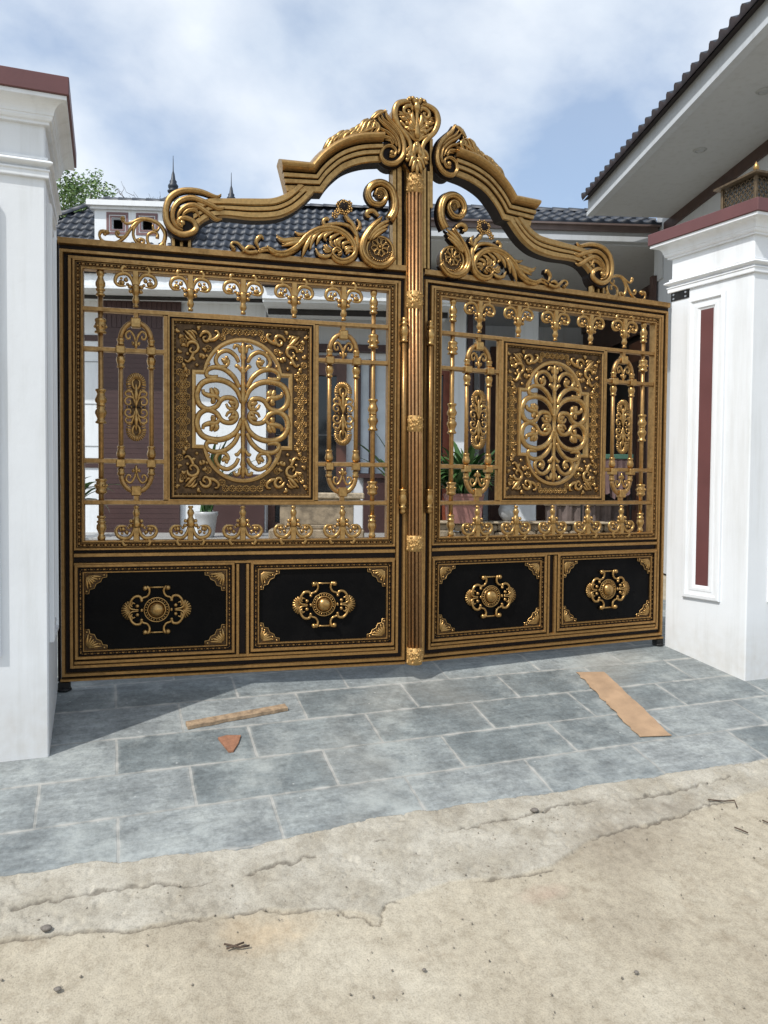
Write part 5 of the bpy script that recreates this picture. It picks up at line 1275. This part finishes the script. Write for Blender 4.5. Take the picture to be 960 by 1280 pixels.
p_=at_h('potted_plant',1.30,14.4,.42,'small plant with broad leaves in a pale pot left of the centre post','potted plant')
pot('pot',[(0,.13),(.05,.15),(.34,.20),(.40,.22),(.44,.22),(.44,.19),(.40,.18)],POTW,p_); rn=random.Random(2); m=MB()
for k in range(16): blade(m,(rn.uniform(-.08,.08),rn.uniform(-.08,.08),.42),rn.random()*6.28,rn.uniform(1.0,1.9),rn.uniform(.05,.09),rn.uniform(.5,1.4),rn,7,rn.uniform(1.2,1.5))
m.build('foliage',[LEAF],p_,recalc=False)
# stone bench and rough stone edging
b_=at_h('stone_bench',-.27,13.15,.42,'carved tan stone bench with moulded base on the porch edge','bench')
m=MB(); m.bev(-.80,.80,-.25,.25,.70,.80,.02); m.bev(-.74,.74,-.2,.2,.62,.70,.015); m.build('seat',[STONE2],b_)
m=MB(); m.bev(-.62,.62,-.16,.16,.26,.62,.012); m.bev(-.70,.70,-.2,.2,.18,.26,.02); m.bev(-.80,.80,-.26,.26,.0,.18,.02); m.build('base',[STONE],b_)
e=at_h('stone_edging',3.3,13.1,.42,'low rough tan stone ledge under the planter, right of the centre post','ledge')
m=MB(); rn=random.Random(8); x=-1.75
while x<1.4:
    w_=rn.uniform(.14,.3); m.bev(x,x+w_-.012,-.15+rn.uniform(-.03,.03),.22,0,.15+rn.uniform(-.02,.05),.025); 
    w2=rn.uniform(.14,.3); m.bev(x+.05,x+w_+.04,-.12+rn.uniform(-.03,.03),.2,.16,.29+rn.uniform(-.02,.03),.025); x+=w_
m.build('stones',[STONE],e)
m=MB(); m.bev(-1.8,1.45,-.2,.26,.292,.33,.012); m.build('coping',[STONE2],e)
v_=at_h('white_vase',3.02,13.1,.752,'small white rounded vase on the stone ledge behind the right carved panel','vase')
m=MB(); lathe(m,0,0,[(0,.07),(.02,.09),(.1,.155),(.2,.17),(.28,.13),(.33,.08),(.38,.09),(.40,.11),(.40,.09),(.36,.065)],18,0,'z'); m.build('body',[POTW],v_)
m=MB(); lathe(m,0,0,[(0.398,.108),(.412,.114),(.42,.108)],18,0,'z'); m.build('rim',[TRIMW],v_)
# sheet hung over a rail inside the dark opening
d_=at_h('draped_sheet',4.72,13.0,.42,'dusty pink sheet hanging in front of the dark opening beside the right pillar','sheet')
m=MB(); rn=random.Random(6)
nx=48
vs=[];fs=[]
for j,z in enumerate((1.42,1.30,1.15,1.0,.85,.78)):
    for i in range(nx+1):
        x=-.40+.80*i/nx; f=.035*sin(i*.9)+.02*sin(i*2.3+1); zz=z if j<5 else z+.05*sin(i*.55)+.02*sin(i*1.7)
        vs.append((x,f*(j/5)*1.3,zz))
for j in range(5):
    for i in range(nx): fs.append((j*(nx+1)+i,j*(nx+1)+i+1,(j+1)*(nx+1)+i+1,(j+1)*(nx+1)+i))
m.add(vs,fs,0,True); m.build('cloth',[CLOTH],d_,recalc=False)
m=MB(); m.bev(-.46,.46,-.02,.03,1.42,1.50,.006); m.build('rail',[GREENT],d_)
for x in (-.45,.42): m=MB(); m.bev(x,x+.03,-.01,.02,0,1.42,.004); m.build('stand_leg',[IRON],d_)
m=MB(); vs=[];fs=[]
for j,z in enumerate((.62,.5,.3,.12,.01)):
    for i in range(nx+1):
        x=-1.0+1.45*i/nx; vs.append((x,.16+.03*sin(i*.8)+.02*sin(i*1.9),z))
for j in range(4):
    for i in range(nx): fs.append((j*(nx+1)+i,j*(nx+1)+i+1,(j+1)*(nx+1)+i+1,(j+1)*(nx+1)+i))
c_=at_h('draped_sheet',4.72,13.1,.42,'low greyish pink folded cloth hanging at the porch floor near the right pillar','sheet')
m.add(vs,fs,0,True); m.build('cloth',[simple('grey_pink_cloth',(.13,.10,.09),.9,0,.3,6,.2)],c_,recalc=False)
m=MB(); m.bev(-1.02,.47,.13,.2,.60,.65,.008); m.build('rail',[STONE],c_)

# ------------------------------------------------------------------ litter on the paving
def gtop(x,y): return float(gz(x,y))
def slope_box(A,B,w,t,name,mats,label,cat,ragged=0,seed=1,nseg=24,curl=0.):
    """flat strip from A to B lying on the ramp"""
    A=np.array(A);B=np.array(B); d=B-A; L=hypot(*d); d/=L; s=np.array([-d[1],d[0]]); rn=random.Random(seed); c=(A+B)/2
    m=MB(); vs=[];fs=[]
    for k in range(nseg+1):
        f=k/nseg; j0=rn.uniform(-1,1)*ragged; j1=rn.uniform(-1,1)*ragged*.4
        for sd,jj in ((-1,j0),(1,j1)):
            p=A+d*L*f+s*(sd*w/2+jj); z=gtop(*p)+.003+curl*abs(sin(f*7))*.5
            vs.append((p[0]-c[0],p[1]-c[1],z)); vs.append((p[0]-c[0],p[1]-c[1],z+t))
    for k in range(nseg):
        a=4*k;b=a+4
        fs+=[(a+1,b+1,b+3,a+3),(a,a+2,b+2,b),(a,b,b+1,a+1),(a+2,a+3,b+3,b+2)]
    fs+=[(0,1,3,2),(4*nseg,4*nseg+2,4*nseg+3,4*nseg+1)]
    m.add(vs,fs,0,False); o=m.build(name,mats,None,None,(c[0],c[1],0)); tag(o,label,cat); return o
slope_box((-1.615,-.585),(-.985,-.485),.058,.020,'wooden_plank',[WOOD],'narrow weathered wooden plank lying on the slate paving','plank',.004,3,14)
slope_box((1.375,-.375),(1.225,-1.305),.225,.004,'cardboard_strip',[CARD],'long torn strip of brown cardboard on the paving before the right leaf','cardboard',.010,5,30,.010)
m=MB(); T_=[(-1.452,-.752),(-1.40,-.735),(-1.318,-.752),(-1.345,-.83),(-1.385,-.905),(-1.412,-.902)]; n=len(T_)
c=(-1.39,-.80)
m.add([(x-c[0],y-c[1],gtop(x,y)+.012) for x,y in T_]+[(x-c[0],y-c[1],gtop(x,y)+.001) for x,y in T_],[tuple(range(n))]+[(i,(i+1)%n,n+(i+1)%n,n+i) for i in range(n)],0,False)
tag(m.build('tile_shard',[SHARD],None,None,(c[0],c[1],0)),'small triangular piece of broken terracotta tile below the wooden plank','tile shard')
def twig(pts,label,r=.004):
    m=MB(); c=pts[0]; vs=[];fs=[]
    for i,p in enumerate(pts):
        a=pts[max(i-1,0)];b=pts[min(i+1,len(pts)-1)]; d=Vector((b[0]-a[0],b[1]-a[1])).normalized()
        for j in range(5):
            q=2*pi*j/5; vs.append((p[0]-c[0]-d[1]*r*cos(q),p[1]-c[1]+d[0]*r*cos(q),gtop(*p)+.016+r+r*sin(q)))
    for i in range(len(pts)-1):
        for j in range(5): fs.append((i*5+j,i*5+(j+1)%5,(i+1)*5+(j+1)%5,(i+1)*5+j))
    fs+=[tuple(range(5)),tuple(range(len(pts)*5-5,len(pts)*5))]
    m.add(vs,fs); tag(m.build('twig',[TWIG],None,None,(c[0],c[1],0)),label,'twig','dry twigs lying on the lane')
for p,l in zip(TWG,('long bent brown twig on the lane near the right edge','short dark twig just below the long bent twig','tiny twig at the far right edge of the lane','crooked dark twig on the lane at the lower left','second small twig touching the crooked one at the lower left')): twig(p,l)
for (x,y),r,l in zip(PEB,(.022,.022,.010,.009,.014),('dark flat pebble in the cement crack at the far left','dark rounded pebble on the cement edge near the middle','small brown pebble on the lane at the lower right','tiny grey pebble on the bare lane near the middle','small dark pebble on the lane below the left crack')):
    m=MB(); sph(m,(0,0,0),r,.5,0,9,6); rn=random.Random(int(x*100)); m.v=[(a*(1+.2*sin(7*b/r)),b*.8,c_*(1+.1*rn.random())) for a,b,c_ in m.v]
    o=m.build('pebble',[PEBB],None,None,(x,y,gtop(x,y)+.016+r*.3)); tag(o,l,'pebble','loose pebbles on the lane')

m=MB(); rn=random.Random(21)
for k in range(420):
    x=rn.uniform(-2.7,1.9); y=rn.uniform(-3.3,-1.72) if k%3 else rn.uniform(-2.25,-1.7); r=rn.choice((.0022,.003,.003,.004,.0055))
    n_=len(m.v); sph(m,(x,y,gtop(x,y)+.012),r,.7,0,5,3)
    for i in range(n_,len(m.v)):
        a=m.v[i]; m.v[i]=(a[0]+rn.uniform(-.3,.3)*r,a[1]+rn.uniform(-.3,.3)*r,a[2])
o=m.build('loose_grit',[simple('grit',(.22,.19,.15),.9,0,.5,60)]); tag(o,kind='stuff')

# ------------------------------------------------------------------ sky, sun, camera
SUN_EL=radians(52); sd=Vector((-.888,-.46)).normalized()       # towards the sun (left, a little towards the lane)
W_=bpy.data.worlds.new('World'); S.world=W_; W_.use_nodes=True; t=W_.node_tree; nd=t.nodes; L=t.links
bg=nd['Background']; sky=nd.new('ShaderNodeTexSky'); sky.sky_type='NISHITA'; sky.sun_disc=False
sky.sun_elevation=SUN_EL; sky.sun_rotation=atan2(sd.x,sd.y); sky.air_density=1.0; sky.dust_density=2.6; sky.ozone_density=.7
tc=N(t,'ShaderNodeTexCoord'); mp=N(t,'ShaderNodeMapping'); mp.inputs['Scale'].default_value=(1,1,1.6); mp.inputs['Location'].default_value=CLOUD_OFF; L.new(tc.outputs['Generated'],mp.inputs[0])
n1=N(t,'ShaderNodeTexNoise',Scale=2.1,Detail=8.,Roughness=.53,Distortion=.15); L.new(mp.outputs[0],n1.inputs['Vector'])
cr=ramp(t,n1.outputs[0],[(.40,(.30,)*3),(.50,(.70,)*3),(.60,(1.,)*3)])
n2=N(t,'ShaderNodeTexNoise',Scale=4.2,Detail=6.,Roughness=.5); L.new(mp.outputs[0],n2.inputs['Vector'])
cc=ramp(t,n2.outputs[0],[(.3,CL1),(.7,CL2)])
fm=N(t,'ShaderNodeMath',operation='MULTIPLY'); L.new(cr.outputs[0],fm.inputs[0]); fm.inputs[1].default_value=.88
L.new(mix(t,fm.outputs[0],mix(t,1.,sky.outputs[0],(1.0,1.17,1.28),"MULTIPLY"),cc.outputs[0]),bg.inputs['Color']); bg.inputs['Strength'].default_value=SKY_STR
su=bpy.data.lights.new('sun','SUN'); su.energy=SUN_STR; su.angle=radians(.53); su.color=(1,.97,.92)
so=bpy.data.objects.new('sun',su); COL.objects.link(so)
sv=Vector((sd.x*cos(SUN_EL),sd.y*cos(SUN_EL),sin(SUN_EL))); so.rotation_euler=sv.to_track_quat('Z','Y').to_euler(); so.location=(-6,-4,9)
cam=bpy.data.cameras.new('camera'); co=bpy.data.objects.new('camera',cam); COL.objects.link(co)
cam.sensor_fit='VERTICAL'; cam.sensor_height=24.; cam.lens=959.95/1280*24.; cam.clip_start=.05; cam.clip_end=500
yaw,pit,rol=.3440,-.0323,.0077
f=Vector((sin(yaw)*cos(pit),cos(yaw)*cos(pit),sin(pit))); r=Vector((cos(yaw),-sin(yaw),0)); u=r.cross(f)
r2=r*cos(rol)+u*sin(rol); u2=-r*sin(rol)+u*cos(rol)
co.matrix_world=mathutils.Matrix(((r2.x,u2.x,-f.x,-2.0498),(r2.y,u2.y,-f.y,-5.2833),(r2.z,u2.z,-f.z,1.3209),(0,0,0,1)))
S.camera=co
vs_=S.view_settings; vs_.view_transform='Standard'; vs_.look='None'; vs_.gamma=1; vs_.exposure=EXPO; vs_.use_curve_mapping=False
S.render.resolution_x=768; S.render.resolution_y=1024
